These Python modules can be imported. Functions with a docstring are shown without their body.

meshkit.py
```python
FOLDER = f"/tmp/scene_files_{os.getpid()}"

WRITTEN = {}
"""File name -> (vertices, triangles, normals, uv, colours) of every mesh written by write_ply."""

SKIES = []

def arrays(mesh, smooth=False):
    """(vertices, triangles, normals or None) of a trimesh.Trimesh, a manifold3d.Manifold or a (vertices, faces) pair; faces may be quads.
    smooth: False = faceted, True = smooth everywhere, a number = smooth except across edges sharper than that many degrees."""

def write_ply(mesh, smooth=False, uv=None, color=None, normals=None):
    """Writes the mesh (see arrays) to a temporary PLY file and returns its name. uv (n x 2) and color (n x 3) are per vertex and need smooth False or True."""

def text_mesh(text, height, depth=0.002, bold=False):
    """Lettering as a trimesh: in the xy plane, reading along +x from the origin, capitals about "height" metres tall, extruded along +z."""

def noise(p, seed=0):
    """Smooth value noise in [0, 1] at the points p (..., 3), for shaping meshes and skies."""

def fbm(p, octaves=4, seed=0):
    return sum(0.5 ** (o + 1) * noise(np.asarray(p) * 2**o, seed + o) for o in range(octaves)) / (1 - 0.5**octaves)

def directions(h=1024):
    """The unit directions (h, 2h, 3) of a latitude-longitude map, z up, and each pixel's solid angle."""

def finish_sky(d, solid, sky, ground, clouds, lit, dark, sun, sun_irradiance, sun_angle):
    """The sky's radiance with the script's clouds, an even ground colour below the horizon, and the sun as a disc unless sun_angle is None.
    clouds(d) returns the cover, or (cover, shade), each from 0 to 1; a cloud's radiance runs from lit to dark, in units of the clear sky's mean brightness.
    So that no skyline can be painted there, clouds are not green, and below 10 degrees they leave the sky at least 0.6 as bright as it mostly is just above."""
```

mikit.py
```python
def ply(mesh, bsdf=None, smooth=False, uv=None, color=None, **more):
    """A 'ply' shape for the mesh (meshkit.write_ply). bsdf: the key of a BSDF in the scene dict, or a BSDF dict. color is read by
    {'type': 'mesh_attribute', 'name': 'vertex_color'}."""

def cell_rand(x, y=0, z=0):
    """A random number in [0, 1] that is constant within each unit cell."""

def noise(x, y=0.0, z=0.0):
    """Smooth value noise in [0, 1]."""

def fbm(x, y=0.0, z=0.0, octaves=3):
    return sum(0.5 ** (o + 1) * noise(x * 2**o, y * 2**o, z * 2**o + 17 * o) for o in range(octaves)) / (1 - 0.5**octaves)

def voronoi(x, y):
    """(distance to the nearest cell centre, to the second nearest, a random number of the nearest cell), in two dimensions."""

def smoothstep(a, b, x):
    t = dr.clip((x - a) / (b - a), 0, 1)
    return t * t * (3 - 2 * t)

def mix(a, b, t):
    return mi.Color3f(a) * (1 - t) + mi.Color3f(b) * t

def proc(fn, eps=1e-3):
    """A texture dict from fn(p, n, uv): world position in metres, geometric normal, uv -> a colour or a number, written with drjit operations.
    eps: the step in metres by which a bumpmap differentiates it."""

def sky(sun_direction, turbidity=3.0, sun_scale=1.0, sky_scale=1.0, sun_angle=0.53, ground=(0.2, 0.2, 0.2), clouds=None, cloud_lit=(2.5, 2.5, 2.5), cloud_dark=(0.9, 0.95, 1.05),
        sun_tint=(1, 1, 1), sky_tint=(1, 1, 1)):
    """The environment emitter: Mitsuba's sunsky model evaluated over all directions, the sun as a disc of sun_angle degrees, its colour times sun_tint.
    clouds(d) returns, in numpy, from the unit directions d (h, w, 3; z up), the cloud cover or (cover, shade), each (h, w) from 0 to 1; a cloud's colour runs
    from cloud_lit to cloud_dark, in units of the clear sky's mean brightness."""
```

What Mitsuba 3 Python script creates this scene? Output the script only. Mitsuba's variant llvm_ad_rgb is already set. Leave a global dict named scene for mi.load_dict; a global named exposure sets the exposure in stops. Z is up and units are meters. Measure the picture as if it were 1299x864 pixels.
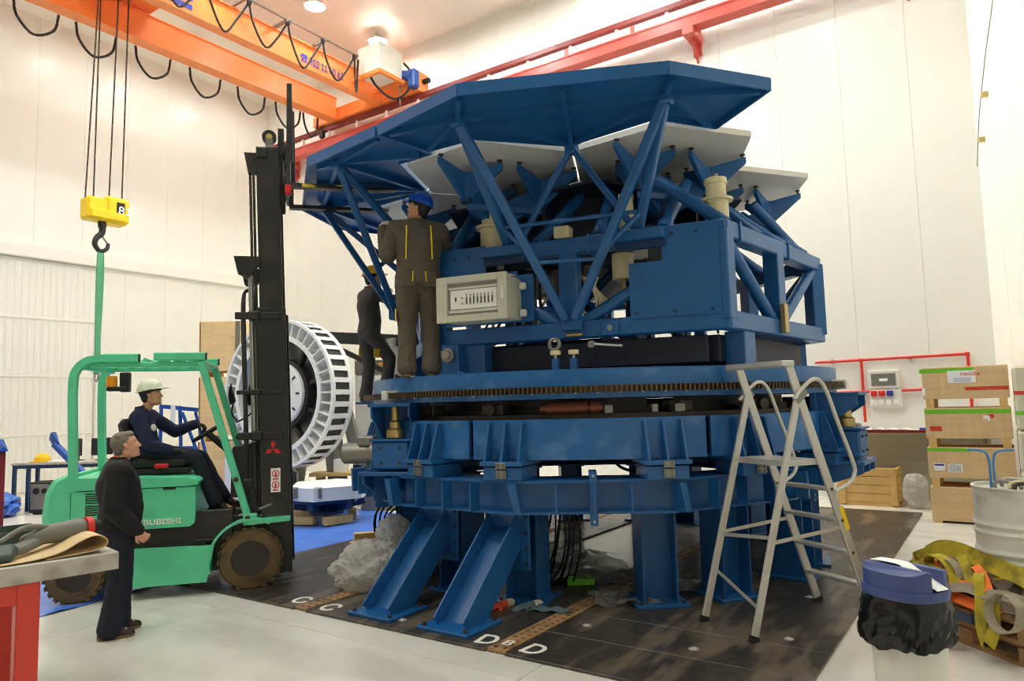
import math, random
import numpy as np, trimesh, mitsuba as mi, mikit, meshkit
import drjit as dr
import manifold3d as m3
from shapely.geometry import Polygon, LineString, Point
from mikit import noise, fbm, smoothstep, mix, cell_rand, proc

random.seed(7); RNG = np.random.RandomState(11)
V = lambda *a: np.array(a, float)
scene, labels = {}, {}

# ---------------------------------------------------------------- camera, light, exposure
exposure = 1.05
CAM_F, CAM_W, CAM_H = 900.0, 1299, 864
pitch, roll, yaw, eye = math.radians(5.1), math.radians(1.45), math.radians(34.4), V(0, 0, 1.9)
fwd = V(-math.sin(yaw) * math.cos(pitch), math.cos(yaw) * math.cos(pitch), math.sin(pitch))
_r0 = V(math.cos(yaw), math.sin(yaw), 0); _u0 = np.cross(_r0, fwd)
cam_up = math.sin(roll) * _r0 + math.cos(roll) * _u0
scene['camera'] = {'type': 'perspective', 'fov': math.degrees(2 * math.atan(CAM_W / 2 / CAM_F)), 'fov_axis': 'x', 'near_clip': 0.05, 'far_clip': 200.0,
                   'to_world': mi.ScalarTransform4f().look_at(origin=eye.tolist(), target=(eye + fwd).tolist(), up=cam_up.tolist())}
LAMP_POWER = 62.0            # radiance of each high-bay lamp's disc
LAMP_COLOR = V(0.975, 1.0, 0.95)
LAMP_ROWS_X = (-16.9, -13.4, -10.0, -6.6, -3.2)
LAMP_ROWS_Y = (13.42, 11.25, 8.6, 5.2, 1.2, -3.0)

# ---------------------------------------------------------------- helpers: meshes
def cat(ms):
    return trimesh.util.concatenate([m for m in ms if m is not None])
def tm(v, f):
    m = trimesh.Trimesh(np.asarray(v, float), np.asarray(f, int), process=False); return m
def hull(pts):
    return trimesh.convex.convex_hull(np.asarray(pts, float))
def box(c, s, bev=0.0):
    """box centred at c with size s; bev chamfers every edge."""
    c, s = V(*c), V(*s) / 2
    sg = np.array([[i, j, k] for i in (-1, 1) for j in (-1, 1) for k in (-1, 1)], float)
    if bev <= 0: 
        m = trimesh.creation.box(2 * s); m.apply_translation(c); return m
    b = min(bev, 0.45 * s.min() * 2)
    p = []
    for a in range(3):
        e = s.copy() - b; e[a] = s[a]; p.append(sg * e)
    return hull(np.vstack(p) + c)
def bx(x0, x1, y0, y1, z0, z1, bev=0.0):
    return box(((x0 + x1) / 2, (y0 + y1) / 2, (z0 + z1) / 2), (abs(x1 - x0), abs(y1 - y0), abs(z1 - z0)), bev)
def frame(p0, p1, up=(0, 0, 1)):
    """4x4 whose x axis runs from p0 to p1 and whose z axis is nearest to up."""
    p0, p1, up = V(*p0), V(*p1), V(*up); x = p1 - p0; L = np.linalg.norm(x); x = x / L
    if abs(x @ up) > 0.98 * np.linalg.norm(up): up = V(1, 0, 0) if abs(x[0]) < 0.9 else V(0, 1, 0)
    y = np.cross(up, x); y /= np.linalg.norm(y); z = np.cross(x, y)
    M = np.eye(4); M[:3, 0], M[:3, 1], M[:3, 2], M[:3, 3] = x, y, z, p0
    return M, L
def at(m, M):
    m = m.copy(); m.apply_transform(M); return m
def place(m, loc=(0, 0, 0), rz=0.0, s=1.0):
    M = trimesh.transformations.rotation_matrix(rz, [0, 0, 1]); M[:3, :3] *= s; M[:3, 3] = loc
    return at(m, M)
def bar(p0, p1, w, h, bev=0.0, up=(0, 0, 1), ext=0.0):
    """rectangular bar from p0 to p1, w across, h along up."""
    M, L = frame(p0, p1, up)
    return at(bx(-ext, L + ext, -w / 2, w / 2, -h / 2, h / 2, bev), M)
def hbeam(p0, p1, w, h, t=0.015, up=(0, 0, 1), tf=None):
    """H section: flanges normal to up, web along up."""
    M, L = frame(p0, p1, up); tf = tf or t
    return cat([at(bx(0, L, -w / 2, w / 2, h / 2 - tf, h / 2), M), at(bx(0, L, -w / 2, w / 2, -h / 2, -h / 2 + tf), M), at(bx(0, L, -t / 2, t / 2, -h / 2, h / 2), M)])
def rod(p0, p1, r, n=14, r1=None):
    M, L = frame(p0, p1); a = np.arange(n) * 2 * math.pi / n; r1 = r if r1 is None else r1
    c0 = np.stack([a * 0, r * np.cos(a), r * np.sin(a)], 1); c1 = np.stack([a * 0 + L, r1 * np.cos(a), r1 * np.sin(a)], 1)
    i = np.arange(n); j = (i + 1) % n
    f = np.vstack([np.stack([i, i + n, j], 1), np.stack([j, i + n, j + n], 1), np.stack([i * 0 + 2 * n, i, j], 1), np.stack([i * 0 + 2 * n + 1, j + n, i + n], 1)])
    f = f[:, ::-1]
    return at(tm(np.vstack([c0, c1, [[0, 0, 0], [L, 0, 0]]]), f), M)
def smooth_path(pts, n=8):
    """Catmull-Rom through pts."""
    P = np.asarray(pts, float); Q = np.vstack([2 * P[0] - P[1], P, 2 * P[-1] - P[-2]]); out = []
    for k in range(1, len(Q) - 2):
        for t in np.arange(n) / n:
            a, b, c, d = Q[k - 1], Q[k], Q[k + 1], Q[k + 2]
            out.append(0.5 * (2 * b + (c - a) * t + (2 * a - 5 * b + 4 * c - d) * t * t + (3 * b - a - 3 * c + d) * t ** 3))
    return np.vstack(out + [P[-1]])
def sweep(path, section, closed_ends=True, up=None, scale=None):
    """sweeps the closed 2-D section (k x 2) along the path with a rotation-minimising frame (or a fixed up)."""
    P = np.asarray(path, float); S = np.asarray(section, float); n, k = len(P), len(S)
    T = np.gradient(P, axis=0); T /= np.linalg.norm(T, axis=1, keepdims=True) + 1e-12
    u = V(*(up if up is not None else ((0, 0, 1) if abs(T[0, 2]) < 0.9 else (1, 0, 0)))); vs = []
    for i in range(n):
        if up is not None: u = V(*up) if np.ndim(up) == 1 else V(*up[i])
        u = u - (u @ T[i]) * T[i]; u /= np.linalg.norm(u) + 1e-12; w = np.cross(u, T[i]); sc = 1 if scale is None else scale[i]
        vs.append(P[i] + sc * (S[:, :1] * w + S[:, 1:] * u))
    i = np.arange(k); j = (i + 1) % k; f = []
    for r in range(n - 1):
        a = r * k; f += [np.stack([a + i, a + j, a + k + i], 1), np.stack([a + j, a + k + j, a + k + i], 1)]
    v = np.vstack(vs)
    if closed_ends:
        c = len(v); v = np.vstack([v, P[:1], P[-1:]]); a = (n - 1) * k
        f += [np.stack([j, i, i * 0 + c], 1), np.stack([a + i, a + j, i * 0 + c + 1], 1)]
    f = np.vstack(f)
    m = tm(v, f)
    if closed_ends and m.volume < 0: m = tm(v, f[:, ::-1])
    return m
def ring2(r, n=8):
    a = np.arange(n) * 2 * math.pi / n; return np.stack([r * np.cos(a), r * np.sin(a)], 1)
def rect2(w, h):
    return np.array([[-w / 2, -h / 2], [w / 2, -h / 2], [w / 2, h / 2], [-w / 2, h / 2]])
def cable(pts, r, n=8, k=8):
    return sweep(smooth_path(pts, k), ring2(r, n))
def prism(poly, z0, z1):
    p = Polygon(poly) if not isinstance(poly, Polygon) else poly
    m = trimesh.creation.extrude_polygon(p, z1 - z0, engine='earcut'); m.apply_translation([0, 0, z0]); return m
def plate(poly, t, M):
    """polygon in the local xy plane, extruded t along local z, placed by M."""
    return at(prism(poly, 0, t), M)
def axes(o, x, y):
    """frame with origin o, x along x, y nearest y."""
    x = V(*x) / np.linalg.norm(x); y = V(*y) - (V(*y) @ x) * x; y /= np.linalg.norm(y)
    M = np.eye(4); M[:3, 0], M[:3, 1], M[:3, 2], M[:3, 3] = x, y, np.cross(x, y), o
    return M
def lathe(prof, M=None, n=32):
    """profile (r, z) revolved about z."""
    P = np.asarray(prof, float); k = len(P); a = np.arange(n) * 2 * math.pi / n
    v = np.stack([P[None, :, 0] * np.cos(a)[:, None], P[None, :, 0] * np.sin(a)[:, None], np.broadcast_to(P[None, :, 1], (n, k))], -1).reshape(-1, 3); f = []
    for i in range(n):
        j = (i + 1) % n
        for q in range(k - 1): f += [[i * k + q, j * k + q, i * k + q + 1], [j * k + q, j * k + q + 1, i * k + q + 1]]
    m = trimesh.Trimesh(v, f, process=True); m.update_faces(m.nondegenerate_faces())
    if m.volume < 0: m.invert()
    return m if M is None else at(m, M)
def zrot(loc=(0, 0, 0), axis=(0, 0, 1)):
    """frame whose z axis is axis."""
    z = V(*axis) / np.linalg.norm(axis); x = np.cross(V(0, 0, 1) if abs(z[2]) < 0.9 else V(0, 1, 0), z); x /= np.linalg.norm(x)
    M = np.eye(4); M[:3, 0], M[:3, 1], M[:3, 2], M[:3, 3] = x, np.cross(z, x), z, loc
    return M
def sheet(fn, nu, nv, t=0.003):
    """surface fn(u, v) on [0,1]^2 given thickness t along its normals."""
    u, v = np.meshgrid(np.linspace(0, 1, nu), np.linspace(0, 1, nv), indexing='ij')
    P = np.array([fn(a, b) for a, b in zip(u.ravel(), v.ravel())]).reshape(nu, nv, 3)
    du, dv = np.gradient(P, axis=0), np.gradient(P, axis=1); n = np.cross(du, dv); n /= np.linalg.norm(n, axis=2, keepdims=True) + 1e-12
    A, B = (P + n * t / 2).reshape(-1, 3), (P - n * t / 2).reshape(-1, 3); N = nu * nv; f = []
    for i in range(nu - 1):
        for j in range(nv - 1):
            a, b, c, d = i * nv + j, (i + 1) * nv + j, (i + 1) * nv + j + 1, i * nv + j + 1
            f += [[a, b, c], [a, c, d], [N + a, N + c, N + b], [N + a, N + d, N + c]]
    edge = [i * nv for i in range(nu)] + [(nu - 1) * nv + j for j in range(1, nv)] + [i * nv + nv - 1 for i in range(nu - 2, -1, -1)] + [j for j in range(nv - 2, 0, -1)]
    for a, b in zip(edge, edge[1:] + edge[:1]): f += [[a, N + a, b], [b, N + a, N + b]]
    return tm(np.vstack([A, B]), f)
def bolt(p, axis, r=0.012, h=0.01):
    M = zrot(p, axis); a = np.arange(6) * math.pi / 3
    return at(prism(np.stack([r * np.cos(a), r * np.sin(a)], 1), 0, h), M)

# ---------------------------------------------------------------- helpers: scene entries
def add(key, mesh, mat, smooth=30, label=None, cat=None, group=None, kind=None, **more):
    k, i = key, 0
    while k in scene or k in labels and not (label is None and cat is None): i += 1; k = '%s_%03d' % (key, i)
    scene[k] = mikit.ply(mesh, mat, smooth=smooth, **more)
    d = {}
    if label: d['label'] = label
    if cat: d['category'] = cat
    if group: d['group'] = group
    if kind: d['kind'] = kind
    if d: labels[k] = d
    return k
def thing(key, label, cat, group=None):
    """a thing whose parts follow under its key."""
    k, i = key, 0
    while k in labels or any(s == k or s.startswith(k + '__') for s in scene): i += 1; k = '%s_%03d' % (key, i)
    labels[k] = {'label': label, 'category': cat}
    if group: labels[k]['group'] = group
    return k
def part(holder, name, mesh, mat, smooth=30, label=None, kind=None, **more):
    return add(holder + '__' + name, mesh, mat, smooth, label=label, kind=kind, **more)
def same(key, src, M, label=None, cat=None, group=None):
    """a copy of the shape dict src under another key and transform."""
    k, i = key, 0
    while k in scene: i += 1; k = '%s_%03d' % (key, i)
    scene[k] = {**src, 'to_world': mi.ScalarTransform4f(np.asarray(M, float).tolist())}
    if label: labels[k] = {'label': label, 'category': cat, **({'group': group} if group else {})}
    return k

# ---------------------------------------------------------------- materials
def rgb(*c): return {'type': 'rgb', 'value': list(map(float, c))}
def srgb(r, g, b):
    c = np.array([r, g, b]) / 255.0; return np.where(c <= 0.04045, c / 12.92, ((c + 0.055) / 1.055) ** 2.4)
def M_(name, base, rough=0.5, metal=0.0, spec=0.5, two=False, bump=None, bscale=0.0, **kw):
    d = {'type': 'principled', 'base_color': base if isinstance(base, dict) else rgb(*base), 'roughness': rough if not isinstance(rough, dict) else rough, 'metallic': metal, **({'specular': spec} if metal == 0 else {}), **kw}
    if bump is not None: d = {'type': 'bumpmap', 'arbitrary': bump, 'scale': bscale, 'bsdf': d}
    if two: d = {'type': 'twosided', 'bsdf': d}
    scene['mat_' + name] = d
def tex(c, amt=0.12, f=6.0, dark=None, damt=0.0, df=2.0):
    """colour c mottled by noise, with patches of a second colour."""
    c = [float(x) for x in c]; dk = [float(x) for x in (dark if dark is not None else c)]
    def fn(p, n, uv):
        a = fbm(p.x * f, p.y * f, p.z * f, 3)
        base = mi.Color3f(c) * (1 - amt + 2 * amt * a)
        if dark is None: return base
        b = smoothstep(0.5, 0.75, fbm(p.x * df + 9, p.y * df, p.z * df + 3, 4)) * damt
        return base * (1 - b) + mi.Color3f(dk) * b
    return proc(fn)
BLUE = srgb(28, 90, 148)
M_('blue', tex(BLUE, 0.10, 5.0, BLUE * 0.7, 0.5, 2.2), 0.33)
M_('blue_ring', tex(srgb(30, 96, 158), 0.12, 7.0, srgb(120, 160, 200), 0.25, 5.0), 0.3)
M_('blue_dark', tex(srgb(16, 52, 92), 0.12, 5.0), 0.45)
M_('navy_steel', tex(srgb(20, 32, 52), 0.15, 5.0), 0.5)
M_('white_wall', tex(srgb(236, 236, 228), 0.015, 0.8), 0.28, spec=0.35)
M_('white_ceiling', tex(srgb(232, 226, 214), 0.015, 0.8), 0.5)
M_('white_panel', srgb(238, 238, 234), 0.35)
M_('mirror_back', tex(srgb(214, 212, 204), 0.04, 2.0), 0.4)
M_('orange', tex(srgb(242, 136, 66), 0.05, 3.0), 0.4)
M_('rail_red', tex(srgb(196, 84, 74), 0.08, 4.0), 0.3)
M_('rail_dark', tex(srgb(122, 38, 32), 0.1, 4.0), 0.4)
M_('pipe_red', srgb(205, 50, 40), 0.4)
M_('black_rubber', tex(srgb(24, 24, 24), 0.2, 9.0), 0.6)
M_('black_paint', tex(srgb(26, 26, 25), 0.2, 6.0, srgb(70, 62, 50), 0.3, 4.0), 0.42)
M_('dark_iron', tex(srgb(66, 58, 48), 0.2, 12.0), 0.45, 0.35)
M_('gear_steel', tex(srgb(96, 80, 60), 0.2, 14.0), 0.4, 0.6)
M_('steel', srgb(170, 170, 168), 0.3, 0.9)
M_('dull_steel', tex(srgb(140, 138, 132), 0.1, 9.0), 0.45, 0.7)
M_('alu', tex(srgb(206, 204, 198), 0.04, 20.0), 0.38, 0.55)
M_('brass', srgb(196, 170, 110), 0.35, 0.8)
M_('copper_tube', tex(srgb(120, 66, 44), 0.15, 9.0), 0.35, 0.3)
M_('cream', tex(srgb(214, 204, 164), 0.06, 6.0), 0.45)
M_('grey_plastic', srgb(190, 190, 172), 0.45)
M_('light_plastic', srgb(216, 216, 206), 0.45)
M_('paper', srgb(244, 244, 240), 0.7)
M_('yellow', tex(srgb(246, 208, 20), 0.05, 6.0), 0.4)
M_('print_black', srgb(20, 20, 20), 0.6)
M_('print_red', srgb(205, 30, 28), 0.5)
M_('print_blue', srgb(40, 44, 150), 0.5)
M_('blue_motor', srgb(38, 82, 160), 0.4)
M_('tape_green', srgb(112, 190, 40), 0.5)
M_('mint', tex(srgb(92, 206, 158), 0.04, 5.0, srgb(56, 136, 104), 0.25, 2.0), 0.32)
M_('cable_black', srgb(18, 18, 18), 0.5)
M_('lamp_housing', srgb(200, 200, 195), 0.4)

# ---------------------------------------------------------------- the setting
XL, YB, ZC, YF = -19.8, 14.6, 12.15, -10.0
def fl_col(p, n, uv):
    a = fbm(p.x * 1.3, p.y * 1.3, 0.0, 4); b = fbm(p.x * 9, p.y * 9, 3.0, 3)
    s = smoothstep(0.55, 0.75, fbm(p.x * 0.7 + 5, p.y * 2.1, 1.0, 4))
    return mi.Color3f(0.60, 0.585, 0.53) * (0.88 + 0.16 * a + 0.06 * b) * (1 - 0.14 * s)
M_('floor', proc(fl_col), 0.22, spec=0.5)
def st_col(p, n, uv):
    a = fbm(p.x * 3.0, p.y * 0.9, 0.0, 4); b = fbm(p.x * 16, p.y * 16, 2.0, 3)
    w = smoothstep(0.52, 0.72, fbm(p.x * 5.0 + 3, p.y * 1.2 + 7, 1.0, 4))
    c = mi.Color3f(0.036, 0.030, 0.024) * (0.6 + 0.8 * a) * (0.7 + 0.6 * b)
    return c * (1 - w * 0.8) + mi.Color3f(0.13, 0.105, 0.075) * (w * 0.8)
def st_rough(p, n, uv):
    return 0.26 + 0.22 * fbm(p.x * 4, p.y * 4, 5.0, 3)
M_('plate', proc(st_col), proc(st_rough), spec=0.6)
M_('rusty', tex(srgb(156, 122, 84), 0.2, 10.0, srgb(70, 50, 36), 0.6, 6.0), 0.55)
M_('hole', srgb(14, 12, 10), 0.8)
M_('white_paint', tex(srgb(228, 226, 218), 0.1, 20.0), 0.6)

S_ = 'structure'
add('floor', bx(XL - 0.3, 5.6, YF - 0.3, YB + 0.3, -0.2, -0.025), 'mat_hole', False, kind=S_)
gx = [XL - 0.3] + [-2.89 - 4 * k for k in (4, 3, 2, 1, 0)] + [1.11, 5.6]; gy = [YF - 0.3, -7.8, -3.8, 0.2, 4.2, 8.2, 12.2, YB + 0.3]
for i in range(len(gx) - 1):
    for j in range(len(gy) - 1):
        part('floor', 'slab', bx(gx[i] + .003, gx[i + 1] - .003, gy[j] + .003, gy[j + 1] - .003, -0.03, 0, 0.003), 'mat_floor', False)
# steel bed plates let into the floor
px_ = [-8.2, -5.74, -3.34, -1.16]
PL = [(-7.8, -5.70, 4.52, 7.3), (-5.52, -3.42, 4.52, 7.4), (-3.24, -1.16, 4.52, 5.12), (-3.24, -1.16, 5.125, 5.72), (-3.24, -1.16, 5.725, 7.4), (-3.24, -1.16, 7.405, 13.08), (-5.52, -4.9, 7.405, 13.08), (-7.8, -5.70, 7.305, 13.08)]
for a, b, c, d in PL:
    part('floor', 'steel_plate', bx(a + .002, b - .002, c + .002, d - .002, 0.0, 0.022, 0.003), 'mat_plate', False)
for xs in (-5.61, -3.33):
    pol = Polygon([(xs - .085, 4.54), (xs + .085, 4.54), (xs + .085, 13.0), (xs - .085, 13.0)])
    hs = [Point(xs + dx, y).buffer(0.021, 2) for y in np.arange(4.6, 12.95, 0.088) for dx in (-0.042, 0.042)]
    from shapely.ops import unary_union
    part('floor', 'perforated_strip', prism(pol.difference(unary_union(hs)), 0.004, 0.028), 'mat_rusty', False)
    part('floor', 'strip_bed', bx(xs - .085, xs + .085, 4.54, 13.0, 0.0, 0.006), 'mat_hole', False)
for x, y in ((-3.02, 5.42), (-2.05, 5.32), (-1.62, 7.2), (-2.3, 7.05), (-4.5, 4.75), (-1.5, 5.9)):
    part('floor', 'anchor_bolt', cat([lathe([(0, .034), (.018, .034), (.022, .03), (.022, .024), (.04, .024), (.04, .022), (0, .022)], zrot((x, y, 0)), 12)]), 'mat_alu')
def floor_text(s, x, y, h, rz, bold=True):
    part('floor', 'painted_letter', place(meshkit.text_mesh(s, h, 0.0015, bold), (x, y, 0.0225 if abs(x + 3.33) > 0.1 else 0.0285), rz), 'mat_white_paint', False)
floor_text('D', -3.62, 4.60, 0.2, 0.15); floor_text('D', -3.20, 4.62, 0.2, -0.1); floor_text('B', -3.385, 4.66, 0.11, 0.0)
floor_text('C', -5.92, 4.62, 0.2, 0.2); floor_text('C', -5.50, 4.62, 0.2, -0.1)

add('ceiling', bx(XL - 0.3, 5.6, YF - 0.3, YB + 0.3, ZC, ZC + 0.2), 'mat_white_ceiling', False, kind=S_)
# left wall: door opening y < 9.28, z < 5.83
add('wall_left', bx(XL - 0.3, XL - 0.1, YF - 0.3, YB + 0.3, 0, ZC), 'mat_white_ceiling', False, kind=S_)
W115 = 1.15
ys = [YB - W115 * k for k in range(0, 24)]
for k in range(len(ys) - 1):
    y1, y0 = ys[k] - .0015, max(ys[k + 1], YF) + .0015
    if y1 - y0 < 0.1: continue
    part('wall_left', 'panel', bx(XL - 0.1, XL, y0, y1, 6.0, ZC, 0.003), 'mat_white_wall', False)
    if y0 > 9.4: part('wall_left', 'panel', bx(XL - 0.1, XL, y0, y1, 0, 5.86, 0.006), 'mat_white_wall', False)
    elif y1 > 9.42: part('wall_left', 'panel', bx(XL - 0.1, XL, 9.42, y1, 0, 5.86, 0.006), 'mat_white_wall', False)
add('trim_1', bx(XL, XL + 0.16, YF, YB, 5.84, 6.17, 0.012), 'mat_white_wall', False, kind=S_)
add('trim_2', bx(XL - 0.1, XL + 0.05, 9.28, 9.40, 0, 5.84, 0.01), 'mat_white_wall', False, kind=S_)
# sectional door: four ribbed leaves
add('door_1', bx(XL - 0.12, XL - 0.08, -2.0, 9.27, 0, 5.82), 'mat_white_ceiling', False, kind=S_)
def ribbed(y0, y1, z0, z1, pitch_, d):
    pr = []; y = y0
    while y < y1 - 1e-6:
        w = min(pitch_, y1 - y)
        pr += [(y, 0), (y + .35 * w, 0), (y + .5 * w, d), (y + .85 * w, d)]; y += w
    pol = [(a, b) for a, b in pr] + [(y1, 0), (y1, -0.03), (y0, -0.03)]
    m = prism(pol, z0, z1)                     # local x = world y, local y = depth
    return at(m, np.array([[0, 1, 0, XL - 0.06], [1, 0, 0, 0], [0, 0, 1, 0], [0, 0, 0, 1.0]])) 
def fixn(m):
    if m.volume < 0: m.invert()
    return m
for z0, z1 in ((0.02, 1.44), (1.45, 2.90), (2.91, 4.36), (4.37, 5.80)):
    part('door_1', 'leaf', fixn(ribbed(-2.0, 9.25, z0 + .03, z1 - .03, 0.16, 0.012)), 'mat_white_wall', False)
    part('door_1', 'leaf_rail', bx(XL - 0.09, XL - 0.02, -2.0, 9.25, z1 - .045, z1 + .035, 0.01), 'mat_white_wall', False)
# back wall
add('wall_back', bx(XL - 0.3, 0.3, YB + 0.1, YB + 0.3, 0, ZC), 'mat_white_ceiling', False, kind=S_)
xs_ = [-1.0 + W115 - W115 * k for k in range(0, 19)]
for k in range(len(xs_) - 1):
    x1, x0 = min(xs_[k], -0.03) - .0015, max(xs_[k + 1], XL) + .0015
    if x1 - x0 < 0.05: continue
    part('wall_back', 'panel', bx(x0, x1, YB, YB + 0.1, 0, ZC, 0.003), 'mat_white_wall', False)
# right wall, set at a slight angle to the others
RW0, RW1 = V(-0.04, YB, 0), V(5.02, YF, 0)
Mr, Lr = frame(RW0, RW1)
add('wall_right', at(bx(-0.1, Lr, 0.1, 0.3, 0, ZC), Mr), 'mat_white_ceiling', False, kind=S_)
for k in range(24):
    if k * W115 < Lr - .2: part('wall_right', 'panel', at(bx(k * W115 + .003, min(Lr, (k + 1) * W115) - .003, 0, 0.1, 0, ZC, 0.006), Mr), 'mat_white_wall', False)
M_('grey_wall', srgb(150, 148, 142), 0.6)
add('wall_front', bx(XL - 0.3, 5.6, YF - 0.3, YF, 0, ZC), 'mat_grey_wall', False, kind=S_)
# wire on cleats down the right wall by the corner
def on_right(s, z, d=0.0):
    q = Mr @ V(s, -d, z, 1); return q[:3]
k = thing('wall_wire', 'thin wire on three brass cleats running down the white wall by the corner at right', 'wire')
part(k, 'wire', cable([on_right(3.4, 10.6, .05), on_right(2.35, 8.2, .05), on_right(1.3, 7.25, .05), on_right(0.55, 6.5, .05), on_right(.08, 5.8, .04)], 0.008, 6, 4), 'mat_dull_steel')
for s, z in ((2.35, 8.2), (1.0, 6.72), (0.55, 6.12)):
    part(k, 'cleat', at(bx(-.05, .05, -0.09, 0.0, -.035, .035, .008), np.block([[Mr[:3, :3], on_right(s, z)[:, None]], [V(0, 0, 0, 1)[None]]])), 'mat_brass', False)

# high-bay lamps on the ceiling
LAMP = lathe([(0, -.02), (.27, -.02), (.27, 0), (.22, .05), (.12, .14), (.06, .2), (.06, .25), (0, .25)], None, 20)
LAMP_SRC = mikit.ply(LAMP, 'mat_lamp_housing', smooth=30)
for i, lx in enumerate(LAMP_ROWS_X):
    for j, ly in enumerate(LAMP_ROWS_Y):
        seen = {(1, 0): 'glowing round ceiling lamp above the white box on the crane', (1, 1): 'glowing round ceiling lamp over the orange crane at the top edge'}.get((i, j), 'round ceiling lamp outside the frame over the hall')
        t = thing('ceiling_lamp', seen, 'lamp', None if (i, j) in ((1, 0), (1, 1)) else 'ceiling lamps')
        zl = ZC - 0.25
        if i == 2 and j == 0: ly = 12.2
        if i == 0 and j < 2: lx = -17.75; ly = (12.9, 10.6)[j]
        scene[t + '__housing'] = {**LAMP_SRC, 'to_world': mi.ScalarTransform4f().translate([lx, ly, zl])}
        scene[t + '__diffuser'] = {'type': 'disk', 'to_world': mi.ScalarTransform4f().translate([lx, ly, zl - .021]).rotate([1, 0, 0], 180).scale(0.25),
                                   'bsdf': {'type': 'ref', 'id': 'mat_lamp_housing'}, 'emitter': {'type': 'area', 'radiance': rgb(*(LAMP_COLOR * LAMP_POWER * (.5 if lx < -15 else .75 if lx < -12 else 1.25)))}}

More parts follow.
